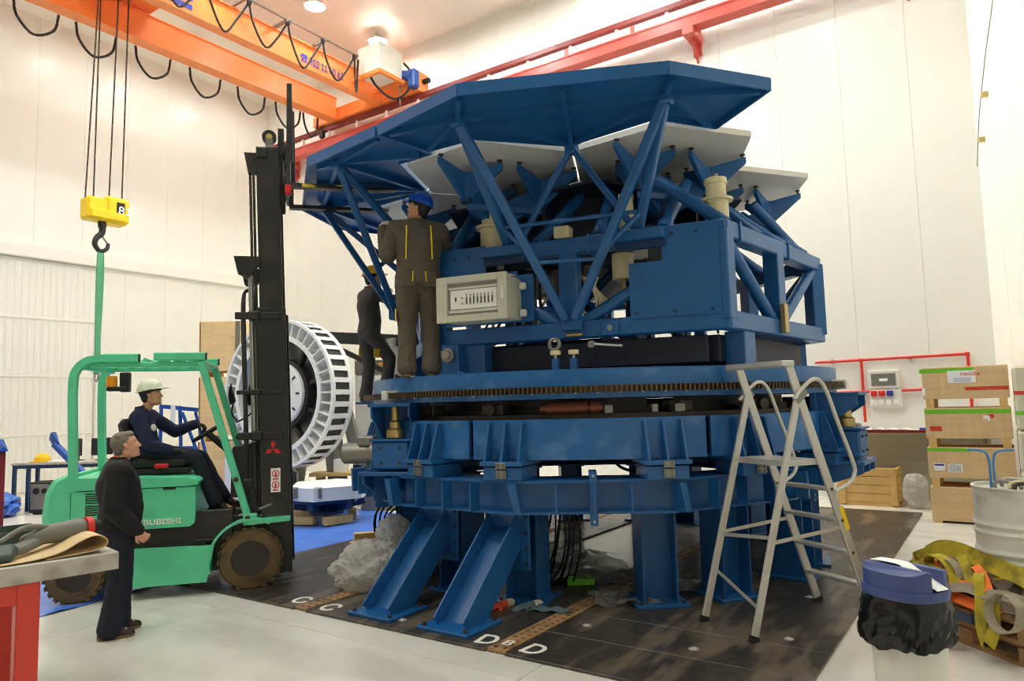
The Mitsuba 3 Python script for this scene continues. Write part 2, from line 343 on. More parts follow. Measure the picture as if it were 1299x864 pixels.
# ---------------------------------------------------------------- crane, its rail on the back wall, the hoist
YR = 14.15
t = thing('crane_runway', 'dark red steel crane runway rail high along the white back wall', 'crane rail')
part(t, 'rail', bx(XL + .9, 0.0, YR - .07, YR + .07, 10.28, 10.41, .01), 'mat_rail_dark', False)
part(t, 'runway_beam', cat([bx(XL + .9, 0, YR - .16, YR + .16, 9.96, 10.0), bx(XL + .9, 0, YR - .14, YR - .12, 9.74, 9.98), bx(XL + .9, 0, YR - .16, YR + .16, 9.72, 9.76)]), 'mat_rail_red', False)
for x in np.arange(-18.6, -.5, 1.2): part(t, 'rail_support', bx(x - .03, x + .03, YR - .03, YR + .03, 9.98, 10.31), 'mat_white_panel', False)
for x in (-18.2, -13.9, -9.4, -4.9, -0.9):
    part(t, 'bracket', cat([bx(x - .12, x + .12, YR - .18, YB, 9.56, 9.72, .01), bx(x - .09, x + .09, YB - .05, YB, 9.3, 9.9), at(prism([(0, 0), (.42, 0), (.42, -.42)], -.02, .02), np.array([[0, 0, 1, x], [1, 0, 0, YR - .0], [0, 1, 0, 9.56], [0, 0, 0, 1.0]]))]), 'mat_rail_red', False)
for x in (-16.5, -12.0, -10.6, -7.9, -6.2, -3.3): part(t, 'splice_plate', bx(x - .05, x + .05, YR - .05, YR - .02, 9.9, 10.22), 'mat_rail_red', False)
part(t, 'end_stop', box((-16.4, YR - .1, 10.18), (.18, .12, .22), .02), 'mat_black_paint')

GZ0, GZ1 = 10.42, 11.05
dz = GZ0 - 10.2
t = thing('overhead_crane', 'orange double girder overhead travelling crane under the ceiling', 'crane')
def girder(x0, x1):
    return cat([bx(x0, x1, YF + .5, YR - .2, GZ0, GZ0 + .03), bx(x0 + .04, x0 + .06, YF + .5, YR - .2, GZ0 + .03, GZ1), bx(x1 - .06, x1 - .04, YF + .5, YR - .2, GZ0 + .03, GZ1), bx(x0, x1, YF + .5, YR - .2, GZ1, GZ1 + .03)])
part(t, 'girder', girder(-15.98, -15.62), 'mat_orange', False)
part(t, 'girder', girder(-14.08, -13.79), 'mat_orange', False)
part(t, 'trolley_rail', bx(-15.78, -15.72, YF + .5, YR - .4, GZ1 + .03, GZ1 + .09), 'mat_orange', False)
part(t, 'trolley_rail', bx(-14.03, -13.97, YF + .5, YR - .4, GZ1 + .03, GZ1 + .09), 'mat_orange', False)
part(t, 'end_carriage', cat([bx(-16.7, -12.6, YR - .17, YR + .17, GZ0 + .02, GZ0 + .4, .02), bx(-16.7, -16.5, YR - .2, YR + .2, GZ0, GZ0 + .3, .02), bx(-12.9, -12.4, YR - .2, YR + .2, GZ0, GZ0 + .55, .02)]), 'mat_orange', False)
for x in (-16.5, -13.2): part(t, 'wheel', rod((x, YR - .08, GZ0 + .08), (x, YR + .08, GZ0 + .08), .15, 18), 'mat_dark_iron')
part(t, 'buffer', rod((-12.4, YR, GZ0 + .3), (-12.2, YR, GZ0 + .3), .07, 12), 'mat_black_rubber')
mt = part(t, 'drive_motor', cat([rod((-13.05, YR - .3, GZ0 + .55), (-12.6, YR - .3, GZ0 + .42), .14, 14), rod((-12.6, YR - .3, GZ0 + .42), (-12.5, YR - .3, GZ0 + .39), .17, 14), box((-12.5, YR - .3, GZ0 + .3), (.25, .25, .5), .04)]), 'mat_blue_motor')
part(t, 'electric_cabinet', bx(-13.6, -12.78, 12.86, 13.72, 10.72, 11.5, .02), 'mat_light_plastic', False)
part(t, 'cabinet_bracket', cat([bx(-13.8, -12.74, 12.82, 12.92, 10.62, 10.72), bx(-13.8, -12.74, 13.66, 13.76, 10.62, 10.72), bx(-12.84, -12.74, 12.82, 13.76, 10.62, 10.72)]), 'mat_orange', False)
# festoon cable below the far girder and beside the near one
tr = part(t, 'cable_track', cat([bx(-13.42, -13.38, YF + .5, 12.7, GZ1 + .10, GZ1 + .14)] + [bx(-13.85, -13.36, y - .03, y + .03, GZ1 + .04, GZ1 + .1) for y in np.arange(1.2, 12.6, 1.15)]), 'mat_dull_steel', False)
for k, y in enumerate(np.arange(6.2, 12.6, 1.06)):
    y1 = min(y + 1.06, 12.7)
    part(t, 'cable_trolley', box((-13.4, y, GZ1 + .05), (.06, .1, .1), .01), 'mat_black_paint', False)
    drop = .82 if k % 2 else .9; w_ = y1 - y
    part(t, 'festoon_cable', cable([(-13.4, y, GZ1 + .02), (-13.4, y + .12 * w_, GZ1 - .42), (-13.4, y + .42 * w_, GZ1 - drop), (-13.4, y + .7 * w_, GZ1 - .5), (-13.4, y + .94 * w_, GZ1 - .06), (-13.4, y1, GZ1 + .02)], .024, 8, 5), 'mat_cable_black')
part(t, 'festoon_cable', cable([(-13.3, 12.9, 10.9), (-13.25, 13.2, 10.5), (-12.9, 13.5, 10.15), (-12.6, 13.75, 10.4), (-12.55, 13.78, 10.9), (-12.75, 13.75, 11.2)], .03, 8, 6), 'mat_cable_black')
for k, y in enumerate((5.75, 6.95, 8.25, 9.6, 10.95, 12.15, 13.1)):
    w = .95 if k < 6 else .6
    part(t, 'festoon_cable', cable([(-16.12, y, GZ0 + .05), (-16.12, y + .07, GZ0 - .3), (-16.12, y + .3 * w + .1, GZ0 - .58), (-16.12, y + .8 * w, GZ0 - .35), (-16.12, y + .9 * w, GZ0 + .05)], .028, 8, 5), 'mat_cable_black')
part(t, 'hanger_rod', rod((-12.95, YR - .35, GZ0 - .35), (-12.95, YR - .35, GZ0 + .35), .02, 8), 'mat_dull_steel')
# lettering on the web that faces the hall
tx = meshkit.text_mesh('902 11 40 61', 0.19, 0.004, True); L = tx.bounds[1][0] - tx.bounds[0][0]; tx.apply_scale([1.12 / L, 1, 1])
part(t, 'lettering', at(tx, axes((-13.826, 11.42, 10.58), (0, 1, 0), (0, 0, 1))), 'mat_print_blue', False)
ph = cat([prism(Polygon([(-.17, .17), (-.1, .27), (.1, .27), (.17, .17), (.09, .13), (.06, .19), (-.06, .19), (-.09, .13)]), 0, .004), prism(Polygon([(-.05, .17), (.05, .17), (.13, 0), (-.13, 0)]).difference(Point(0, .07).buffer(.04)), 0, .004)])
ph.apply_scale([.75, .75, 1])
part(t, 'telephone_symbol', at(ph, axes((-13.826, 11.27, 10.58), (0, 1, 0), (0, 0, 1))), 'mat_print_blue', False)
part(t, 'emblem', at(cat([prism([(-.5, 0), (.42, 0), (.42, .12), (-.5, .12)], 0, .004), prism([(.2, .2), (.42, .2), (.5, .8), (.3, .8)], 0, .004)]), axes((-13.826, 7.85, GZ0 + .12), (0, 1, 0), (0, 0, 1))), 'mat_print_blue', False)
# trolley out of the frame, hoist block in it
XH = -14.87
part(t, 'trolley', bx(-15.9, -13.85, 6.2, 8.4, GZ1 + .12, GZ1 + .5, .03), 'mat_orange', False)
t = thing('hoist_block', 'yellow crane bottom block with black hook hanging on four wire ropes at left', 'hoist block')
HZ = 6.04
part(t, 'casing', cat([box((XH, 6.86, HZ), (.34, .42, .46), .05), box((XH, 7.24, HZ + .02), (.42, .5, .56), .07)]), 'mat_yellow')
part(t, 'side_plate', box((XH, 7.05, HZ - .12), (.46, .7, .2), .03), 'mat_yellow')
part(t, 'data_plate', bx(XH + .21, XH + .222, 7.2, 7.36, HZ - .14, HZ + .18), 'mat_print_black', False)
tx = meshkit.text_mesh('81', .16, .004, True); part(t, 'lettering', at(tx, axes((XH + .223, 7.215, HZ - .06), (0, 1, 0), (0, 0, 1))), 'mat_paper', False)
for y, yt, x in ((6.66, 6.83, XH + .05), (6.86, 6.9, XH - .05), (7.14, 7.24, XH), (7.4, 7.45, XH)):
    part(t, 'wire_rope', rod((x, y, HZ + .2), (x, yt, GZ1 + .13), .016, 8), 'mat_dark_iron')
hp = smooth_path([(0, 0, .30), (0, 0, .12), (0, -.10, 0), (0, -.13, -.14), (0, -.03, -.26), (0, .10, -.20), (0, .13, -.08)], 6)
part(t, 'shank', rod((XH, 7.02, HZ - .34), (XH, 7.02, HZ - .2), .08, 14), 'mat_black_paint')
part(t, 'hook', sweep(hp + V(XH, 7.02, HZ - .58), ring2(.062, 10), scale=np.linspace(1.1, .55, len(hp))), 'mat_black_paint')
part(t, 'latch', bar((XH, 7.0, HZ - .5), (XH, 7.13, HZ - .66), .03, .015), 'mat_copper_tube', False)
# green round sling from the hook down behind the truck
M_('sling_green', tex(srgb(86, 160, 116), 0.15, 18.0), 0.7)
t = thing('green_sling', 'green lifting sling hanging from the hook of the crane block', 'sling')
band = lambda pts, w, th: sweep(smooth_path(pts, 6), rect2(w, th), up=(1, 0, 0))
part(t, 'strand', band([(XH, 7.0, HZ - .84), (XH + .06, 6.96, HZ - 1.2), (XH + .05, 6.96, 4.2), (XH + .05, 6.97, 3.4), (XH + .05, 6.99, 2.72)], .10, .04), 'mat_sling_green')
part(t, 'strand', band([(XH, 7.02, HZ - .84), (XH - .06, 7.06, HZ - 1.25), (XH - .05, 7.05, 4.4), (XH - .05, 7.02, 3.4), (XH - .02, 6.99, 2.70)], .09, .04), 'mat_sling_green')
part(t, 'shackle', cat([cable([(XH - .08, 6.99, 2.78), (XH - .07, 6.99, 2.62), (XH, 6.99, 2.55), (XH + .07, 6.99, 2.62), (XH + .08, 6.99, 2.78)], .02, 8, 5)]), 'mat_steel')

# ---------------------------------------------------------------- the telescope structure
MC = V(-4.34, 8.25, 0)
def pol(r, deg, z=0.0): a = math.radians(deg); return MC + V(r * math.cos(a), r * math.sin(a), z)
def radial(deg, r=0.0, z=0.0):
    """frame at polar position, x outward, y along the circle, z up."""
    a = math.radians(deg); M = np.eye(4); M[:3, 0] = (math.cos(a), math.sin(a), 0); M[:3, 1] = (-math.sin(a), math.cos(a), 0); M[:3, 3] = pol(r, deg, z); return M
def arc(r0, r1, z0, z1, a0=0.0, a1=360.0, n=None):
    full = abs(a1 - a0) >= 359.9; n = n or max(3, int(abs(a1 - a0) / 2.5))
    if full: return at(lathe([(r0, z0), (r1, z0), (r1, z1), (r0, z1), (r0, z0)], None, n), zrot(MC))
    t = np.radians(np.linspace(a0, a1, n)); o = np.stack([np.cos(t), np.sin(t)], 1)
    m = prism(np.vstack([o * r1, o[::-1] * r0]), z0, z1); m.apply_translation(MC); return m

base = thing('machine_stand', 'blue steel base with columns and ring beams that carries the turntable on the floor plates', 'machine base')
COLS = [j + d for j in (-87.5, -41.5, 3, 48, 93, 138, -177, -132) for d in (-9, 8.5)]
COLS[0], COLS[1] = -98.5, -79.5
for i, a in enumerate(COLS):
    M = radial(a, 2.42)
    c = part(base, 'column', at(cat([bx(-.165, .165, -.165, -.15, 0.05, .9), bx(-.165, .165, .15, .165, 0.05, .9), bx(-.01, .01, -.15, .15, .05, .9)]), M), 'mat_blue', False)
    part(c, 'foot_plate', at(bx(-.25, .25, -.25, .25, .022, .05, .004), M), 'mat_blue', False)
    part(c, 'head_plate', at(bx(-.2, .2, -.2, .2, .88, .9), M), 'mat_blue', False)
    if i in (0, 1, 2, 3, 4, 14, 15):
        for u in (-.2, .2):
            for v in (-.2, .2): part(c, 'bolt', at(bolt((u, v, .05), (0, 0, 1), .016, .02), M), 'mat_dark_iron', False)
# ring beam: a twelve sided polygon of I sections
PC, AP = V(-4.42, 8.05, 0), 2.70
def pv(k): a = math.radians(-105 + 30 * k); R = AP / math.cos(math.radians(15)); return PC + V(R * math.cos(a), R * math.sin(a), 0)
for k in range(12):
    p, q = pv(k), pv(k + 1); d = (q - p) / np.linalg.norm(q - p); nrm = V(d[1], -d[0], 0)
    pin, qin = PC + (p - PC) * (1 - .42 / AP), PC + (q - PC) * (1 - .42 / AP)
    fl = [p[:2], q[:2], qin[:2], pin[:2]]
    w0, w1 = PC + (p - PC) * (1 - .12 / AP), PC + (q - PC) * (1 - .12 / AP); w2, w3 = PC + (q - PC) * (1 - .14 / AP), PC + (p - PC) * (1 - .14 / AP)
    b = part(base, 'ring_beam', cat([prism(fl, 1.18, 1.2), prism(fl, .90, .92), prism([x[:2] for x in (w0, w1, w2, w3)], .92, 1.18)]), 'mat_blue', False)
    for t_ in (0.02, .27, .5, .73):
        s = p + (q - p) * t_
        wid = .035 if t_ < .1 else .008
        Ms = axes(s, d, (0, 0, 1))
        part(b, 'stiffener', at(prism([(-wid, .92), (wid, .92), (wid, 1.18), (-wid, 1.18)], -.01, .13) if t_ > .1 else prism([(-.012, .92), (.05, .92), (-.0, 1.18), (-.07, 1.18)], -.01, .12), Ms), 'mat_blue', False)
# bolted joint plates in the middle of two sides
for k in (1, 3, 11):
    p, q = pv(k), pv(k + 1); s = p + (q - p) * .5; d = (q - p) / np.linalg.norm(q - p); nrm = V(d[1], -d[0], 0)
    Ms = axes(s, nrm, (0, 0, 1)); Ms2 = axes(s - nrm * .02, d, (0, 0, 1))
    jp = part(base, 'joint_plate', at(bx(-.035, .035, .80, 1.28, -.14, .05, .004), Ms2), 'mat_blue', False)
    for z in (.84, .95, 1.1, 1.24): part(jp, 'bolt', bolt(s + nrm * .025 + V(0, 0, z), nrm, .013, .02), 'mat_steel', False)
# raking struts with foot plates and head plates
for xs, al in ((-4.80, -98.5), (-3.95, -79.5)):
    f0, f1 = V(xs, 4.80, .10), V(xs, 5.60, .80)
    M, L = frame(V(xs, 4.72, -.02), f1, (0, -0.7, .7)); M2 = M
    st = part(base, 'strut', at(cat([bx(.08, L, -.165, -.15, -.17, .10), bx(.08, L, .15, .165, -.17, .10), bx(.08, L, -.15, .15, -.06, -.04)]), M), 'mat_blue', False)
    part(st, 'foot_plate', bx(xs - .27, xs + .27, 4.62, 5.13, .022, .05, .004), 'mat_blue', False)
    part(st, 'head_plate', bx(xs - .25, xs + .25, 5.60, 5.63, .36, .9, .004), 'mat_blue', False)
    for u in (-.22, .22):
        for y in (4.67, 5.08): part(st, 'bolt', bolt((xs + u, y, .05), (0, 0, 1), .02, .025), 'mat_dark_iron', False)
        for z in (.42, .55, .7, .85): part(st, 'bolt', bolt((xs + u, 5.60, z), (0, -1, 0), .014, .016), 'mat_dark_iron', False)
    part(base, 'strut_web', bx(xs - .01, xs + .01, 5.63, 5.9, .3, .9), 'mat_blue', False)
# girder: eight arcs, each pair of ends on clamped brackets
JN = [-87.5, -41.5, 3, 48, 93, 138, 183, 228]
for i, a in enumerate(JN):
    a1 = (JN + [272.5])[i + 1]
    part(base, 'girder', cat([arc(2.79, 2.83, 1.38, 1.75, a + .5, a1 - .5, 20), arc(2.45, 2.83, 1.73, 1.75, a + .5, a1 - .5, 20), arc(2.45, 2.83, 1.38, 1.40, a + .5, a1 - .5, 20), arc(2.45, 2.49, 1.38, 1.75, a + .5, a1 - .5, 20)]), 'mat_blue_ring', 20)
for i, a in enumerate(COLS):
    M = radial(a, 2.83)
    br = part(base, 'bracket', at(bx(-.3, .17, -.21, .21, 1.335, 1.375, .004), M), 'mat_blue', False)
    for y in (-.17, 0, .17):
        g = prism([(0, 1.375), (.16, 1.375), (.05, 1.72), (0, 1.72)], -.011, .011)        # local x = out, y = z
        part(br, 'gusset', at(g, M @ np.array([[1, 0, 0, 0], [0, 0, -1, y], [0, 1, 0, 0], [0, 0, 0, 1.0]])), 'mat_blue', False)
    part(br, 'clamp_block', at(cat([bx(-.25, .14, -.19, .19, 1.202, 1.325, .006)]), M), 'mat_blue', False)
    if i in (0, 1, 2, 3, 14, 15):
        part(br, 'adjusting_screw', at(cat([bx(.14, .17, -.05, .05, 1.22, 1.30, .004), bx(.145, .175, -.05, .05, 1.31, 1.37, .004)] + [bolt((.17, y, z), (1, 0, 0), .012, .018) for y in (-.03, .03) for z in (1.24, 1.28, 1.33, 1.355)]), M), 'mat_dull_steel', False)
        for y in (-.085, .085): part(br, 'bolt', at(bolt((.1, y, 1.375), (0, 0, 1), .014, .02), M), 'mat_dark_iron', False)
# roller track in the dark gap under the turntable
part(base, 'track_ring', cat([arc(2.50, 2.66, 1.75, 1.79), arc(2.3, 2.36, 1.75, 1.84)]), 'mat_dark_iron', 20)
for a in range(-170, 190, 20):
    part(base, 'roller', at(cat([bx(-.12, .06, -.12, .12, 1.79, 1.90, .01), at(lathe([(0, -.05), (.055, -.05), (.055, .05), (0, .05)], None, 14), zrot((0.05, 0, 1.845), (1, 0, 0)))]), radial(a + 5, 2.58)), 'mat_dark_iron')
for a, w in ((-119, .2), (-112, .1), (-60, .08), (-51, .06), (-46, .1), (-30, .12)):
    part(base, 'sensor_block', at(bx(-.05, .05, -w / 2, w / 2, 1.79, 1.87, .006), radial(a, 2.68)), 'mat_dull_steel', False)
for a0_, a1_ in ((-170, -50), (-43, 2), (60, 150)): part(base, 'track_screen', arc(2.28, 2.3, 1.75, 1.93, a0_, a1_), 'mat_black_paint', 20)
part(base, 'hydraulic_cylinder', cat([rod(pol(2.68, -72.5, 1.85), pol(2.68, -64.0, 1.85), .062, 16), rod(pol(2.68, -63.5, 1.85), pol(2.68, -61.5, 1.85), .062, 16), rod(pol(2.68, -73.6, 1.85), pol(2.68, -61, 1.85), .04, 12)]), 'mat_copper_tube')
# drive units with motor, gearbox and coupling
def drive(a, s, M=None):
    M = radial(a, 2.86) if M is None else M
    part(base, 'drive_bracket', at(cat([bx(-.1, .3, -.22, .22, 1.90, 1.935, .004), bx(-.16, -.1, -.3, .3, 1.55, 1.935, .004)] + [at(prism([(-.1, 1.55), (-.1, 1.9), (.28, 1.9), (.28, 1.8)], -.01, .01), np.array([[1, 0, 0, 0], [0, 0, -1, y], [0, 1, 0, 0], [0, 0, 0, 1.0]])) for y in (-.2, .2)]), M), 'mat_blue', False)
    part(base, 'coupling', at(lathe([(0, 1.58), (.09, 1.58), (.09, 1.66), (.06, 1.68), (.06, 1.74), (.04, 1.76), (.04, 1.9), (0, 1.9)], zrot((.12, 0, 0)), 16), M), 'mat_brass')
    g = part(base, 'gearbox', at(cat([bx(-.08, .28, -.2, .2, 1.26, 1.55, .02), bx(-.1, .3, -.22, .22, 1.55, 1.57)]), M), 'mat_blue', False)
    for y, z in ((-.1, 1.33), (.1, 1.33), (-.1, 1.48), (.1, 1.48)): part(g, 'bolt', at(bolt((.28, y, z), (1, 0, 0), .014, .016), M), 'mat_dark_iron', False)
    part(base, 'motor', at(cat([at(lathe([(0, 0), (.13, 0), (.13, .05), (.10, .06), (.11, .14), (.11, .36), (.09, .38), (0, .38)], None, 18), zrot((.1, s * .2, 1.42), (0, s, 0))), bx(.02, .2, s * .3 - .09, s * .3 + .09, 1.5, 1.6, .015)]), M), 'mat_dull_steel')
    if s > 0 or True: part(base, 'wing_plate', at(cat([bx(-.55, .33, -.32, .36, 1.202, 1.24, .004)] + [at(prism([(-.3, .9), (-.3, 1.2), (.31, 1.2), (.31, 1.12)], -.012, .012), np.array([[1, 0, 0, 0], [0, 0, -1, y], [0, 1, 0, 0], [0, 0, 0, 1.0]])) for y in (-.28, .05, .33)]), M), 'mat_blue', False)
drive(-65, -1, np.array([[.4226, .9063, 0, -5.31], [-.9063, .4226, 0, 5.58], [0, 0, 1, 0], [0, 0, 0, 1.0]])); drive(-2, 1); drive(140, 1)
part(base, 'service_box', at(bx(-.2, .35, -.3, .3, .98, 1.18, .01), radial(-150, 2.8)), 'mat_blue_dark', False)
part(base, 'standing_plate', at(cat([bx(.06, .27, -.26, .2, 1.945, 1.975, .004), bx(-.3, .1, -.2, .2, 1.90, 1.93), bx(-.1, .1, -.2, .2, 1.92, 1.95)]), radial(-155, 2.95)), 'mat_blue', False)

# ---- turntable ring
tt = thing('turntable', 'round blue rotating platform ring with a brown toothed gear around its edge', 'turntable')
part(tt, 'rim', cat([arc(2.78, 2.85, 1.935, 2.19, n=144), arc(2.2, 2.78, 1.935, 1.96, n=96)]), 'mat_blue_ring', 20)
part(tt, 'deck', arc(0.6, 2.85, 2.19, 2.205, n=144), 'mat_blue', 20)
nt = 420; tv = []
for i in range(nt):
    c = 2 * math.pi * i / nt; h = 2 * math.pi / nt
    for r, da in ((2.925, .0), (2.97, .22), (2.97, .5), (2.925, .72)): tv.append((r * math.cos(c + da * h), r * math.sin(c + da * h)))
gp = Polygon(tv).difference(Point(0, 0).buffer(2.845, 48)); gm = prism(gp, 1.985, 2.045); gm.apply_translation(MC)
part(tt, 'gear_ring', gm, 'mat_gear_steel', False)
for a in np.arange(-150, 20, 4.0): part(tt, 'gear_bolt', bolt(pol(2.89, a, 1.975), (0, 0, 1), .012, .012), 'mat_steel', False)
for a in (-111, 1): part(tt, 'gear_guard', at(bx(-.1, .13, -.06, .06, 1.97, 2.07, .006), radial(a, 2.86)), 'mat_light_plastic', False)

# ---- hexagonal frame
HA, HB, HD = V(-4.95, 5.80, 0), V(-1.95, 6.33, 0), V(-1.66, 8.90, 0); HC = V(-4.34, 8.25, 0)
HX = [HA, HB, HD, 2 * HC - HA, 2 * HC - HB, 2 * HC - HD]
Zb, Zt = 2.61, 3.45
fr = thing('hexagonal_frame', 'blue hexagonal steel frame with cover plates and diagonal tubes on the turntable', 'frame')
def inz(p, z, d=0.0):
    q = p + (HC - p) / np.linalg.norm(HC - p) * d; return V(q[0], q[1], z)
for k in range(6):
    p, q = inz(HX[k], 0, .08), inz(HX[(k + 1) % 6], 0, .08); m = (p + q) / 2; e = (q - p) / np.linalg.norm(q - p)
    part(fr, 'top_beam', bar(inz(p, Zt), inz(q, Zt), .16, .16, .012, ext=.05), 'mat_blue', False)
    part(fr, 'bottom_beam', bar(inz(p, Zb), inz(q, Zb), .16, .17, .012, ext=.05), 'mat_blue', False)
    part(fr, 'corner_post', bar(inz(p, Zb), inz(p, Zt), .17, .17, .012, up=e), 'mat_blue', False)
    part(fr, 'middle_post', bar(inz(m, Zb - .07), inz(m, Zt), .19, .16, .01, up=(e[1], -e[0], 0)), 'mat_blue', False)
    for s, c in ((p, 1), (q, -1)): part(fr, 'diagonal_tube', rod(inz(m, Zb + .06) - e * c * .1, inz(s, Zt - .1) + e * c * .1, .062, 16), 'mat_blue')
    for s in (p, m): part(fr, 'splice_flange', bar(inz(s, Zt) + e * .22, inz(s, Zt) + e * .245, .19, .19), 'mat_blue', False)
    # supports down to the deck
    for s, w in ((p + e * .38, .26),):
        part(fr, 'support_leg', bar(inz(s, 2.205, .05), inz(s, Zb - .08, .05), w, .2, .01, up=(e[1], -e[0], 0)), 'mat_blue', False)
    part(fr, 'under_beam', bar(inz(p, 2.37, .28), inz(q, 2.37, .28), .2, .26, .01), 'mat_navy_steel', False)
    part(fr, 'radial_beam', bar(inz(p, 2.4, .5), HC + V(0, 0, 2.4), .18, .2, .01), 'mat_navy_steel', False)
    # tubes from the frame top up to the cell
    a0 = math.atan2(*(HX[k] - HC)[1::-1])
    for s, du, dv in ((p + e * .12, .75, -.1), (m - e * .35, .7, .25), (m + e * .3, .72, -.05), (m + e * .95, .75, .1)):
        inn = V(-e[1], e[0], 0)
        part(fr, 'raking_tube', rod(inz(s, Zt + .07), V(*(s + inn * du + e * dv)[:2], 4.15), .06, 16), 'mat_blue')
        part(fr, 'tube_socket', rod(inz(s, Zt + .06), inz(s, Zt + .06) + (V(*(s + inn * du + e * dv)[:2], 4.15) - inz(s, Zt + .07)) * .14, .072, 16), 'mat_blue')
    ra, rb = HC + 1.15 * V(math.cos(a0), math.sin(a0), 0), HC + 1.15 * V(math.cos(a0 + math.pi / 3), math.sin(a0 + math.pi / 3), 0)
    part(fr, 'inner_ring_beam', bar(inz(ra, 4.1), inz(rb, 4.1), .14, .14, .01), 'mat_blue_dark', False)
    part(fr, 'inner_post', bar(inz(ra, 2.45), inz(ra, 4.1), .14, .14, .01), 'mat_blue_dark', False)
    part(fr, 'inner_brace', rod(inz(ra, 2.5), inz(rb, 3.5), .05, 12), 'mat_blue_dark')
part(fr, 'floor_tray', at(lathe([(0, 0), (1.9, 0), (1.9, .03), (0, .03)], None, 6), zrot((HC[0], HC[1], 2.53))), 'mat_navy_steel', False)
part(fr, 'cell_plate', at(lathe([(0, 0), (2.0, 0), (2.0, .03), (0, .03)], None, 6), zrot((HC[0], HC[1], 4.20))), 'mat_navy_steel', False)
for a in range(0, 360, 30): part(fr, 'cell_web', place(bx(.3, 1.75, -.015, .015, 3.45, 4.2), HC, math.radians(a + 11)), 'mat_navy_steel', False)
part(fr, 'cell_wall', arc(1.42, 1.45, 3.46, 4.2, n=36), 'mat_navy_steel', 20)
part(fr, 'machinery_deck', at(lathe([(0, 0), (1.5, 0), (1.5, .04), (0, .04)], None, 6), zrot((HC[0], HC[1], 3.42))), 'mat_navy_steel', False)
# cover plates of the front side, drawn in the plane of that side (x from the left corner, y = height)
eA = (HB - HA) / np.linalg.norm(HB - HA); nA = V(eA[1], -eA[0], 0); LA = np.linalg.norm(HB - HA)
def front(x, z, d=0.0): return HA + eA * x + nA * d + V(0, 0, z)
MF = axes(HA + nA * .02, eA, (0, 0, 1))
cp = part(fr, 'cover_plate', plate([(.02, 2.72), (.02, 3.55), (.62, 3.55), (.62, 3.25), (.98, 3.25), (.98, 2.72)], .012, MF), 'mat_blue', False)
cp2 = part(fr, 'cover_plate', plate([(2.14, 2.67), (2.14, 3.2), (2.46, 3.2), (2.46, 3.44), (2.5, 3.52), (2.98, 3.52), (2.98, 2.67)], .012, MF), 'mat_blue', False)
for h, pts in ((cp, ((.26, 3.44), (.42, 3.45))), (cp2, ((2.56, 3.44), (2.78, 3.44), (2.2, 2.72), (2.56, 2.72), (2.9, 2.71), (2.55, 2.74)))):
    for x, z in pts[:5]: part(h, 'screw', bolt(front(x, z, .032), nA, .018, .006), 'mat_blue_dark', False)
for x0, x1 in ((.62, 1.08), (2.02, 2.5)):
    part(fr, 'ledge', at(bx(x0, x1, 3.40, 3.50, -.02, .14, .006), MF), 'mat_blue', False)
    part(fr, 'ledge_bracket', at(bx(x0, x1, 3.33, 3.40, -.02, .06, .004), MF), 'mat_blue_dark', False)
part(fr, 'hinge_box', at(bx(.65, 1.16, 2.72, 3.2, .0, .05, .004), MF), 'mat_blue', False)
part(fr, 'base_clip', at(bx(1.5, 1.66, 2.54, 2.565, .02, .05, .003), MF), 'mat_brass', False)
lp = part(fr, 'lifting_plate', at(bx(1.86, 2.02, 2.53, 2.66, .01, .04, .004), MF), 'mat_blue', False)
part(lp, 'cap', rod(front(1.94, 2.6, .04), front(1.94, 2.6, .06), .03, 16), 'mat_steel')
e2 = (HD - HB) / np.linalg.norm(HD - HB); n2 = V(e2[1], -e2[0], 0)
part(fr, 'side_bracket', at(bx(1.16, 1.26, 2.55, 2.85, 0, .05, .004), axes(HB + n2 * .02, e2, (0, 0, 1))), 'mat_brass', False)
# clutter of the inner mechanism: boxes, hoses, drives
for (a, r, z, s, m_) in ((-95, 1.2, 3.56, (.25, .2, .18), 'cream'), (-70, 1.35, 3.56, (.2, .12, .2), 'light_plastic'), (-40, 1.3, 3.56, (.3, .2, .2), 'dull_steel'), (-110, 1.5, 3.58, (.1, .12, .3), 'light_plastic'), (-120, 1.35, 3.58, (.14, .14, .2), 'cream'),
                         (-62, 1.0, 3.56, (.2, .3, .12), 'dark_iron'), (-20, 1.2, 3.56, (.25, .25, .3), 'navy_steel'), (-80, .8, 3.6, (.5, .4, .3), 'navy_steel'), (-50, .7, 3.7, (.35, .5, .35), 'dark_iron'), (-105, .75, 3.65, (.35, .35, .4), 'dark_iron')):
    part(fr, 'equipment_box', place(box((0, 0, s[2] / 2), s, .012), pol(r, a, z - .09), math.radians(a)), 'mat_' + m_, False)
part(fr, 'top_beam_box', at(bx(1.38, 1.54, 3.54, 3.66, -.14, -.0, .01), MF), 'mat_cream', False)
for i in range(14):
    a = -120 + i * 8; r0 = .9 + .5 * RNG.rand()
    p0, p1 = pol(r0 + .5, a, 2.62), pol(r0, a + 12 * RNG.randn(), 3.5)
    part(fr, 'hose', cable([p0, p0 * .6 + p1 * .4 + V(*(RNG.randn(3) * .12)), p0 * .3 + p1 * .7 + V(*(RNG.randn(3) * .12)), p1], .012 + .008 * RNG.rand(), 7, 6), 'mat_' + ('cream', 'cable_black', 'cable_black', 'dull_steel')[i % 4])
for i in range(5):
    p0 = front(1.68 + .03 * i, 2.75, -.2 - .02 * i)
    part(fr, 'hose', cable([p0, p0 + V(.05, .02, .12), p0 + V(.02 - .03 * i, .0, .3), p0 + V(-.1, .05, .42)], .012, 7, 6), 'mat_cream')
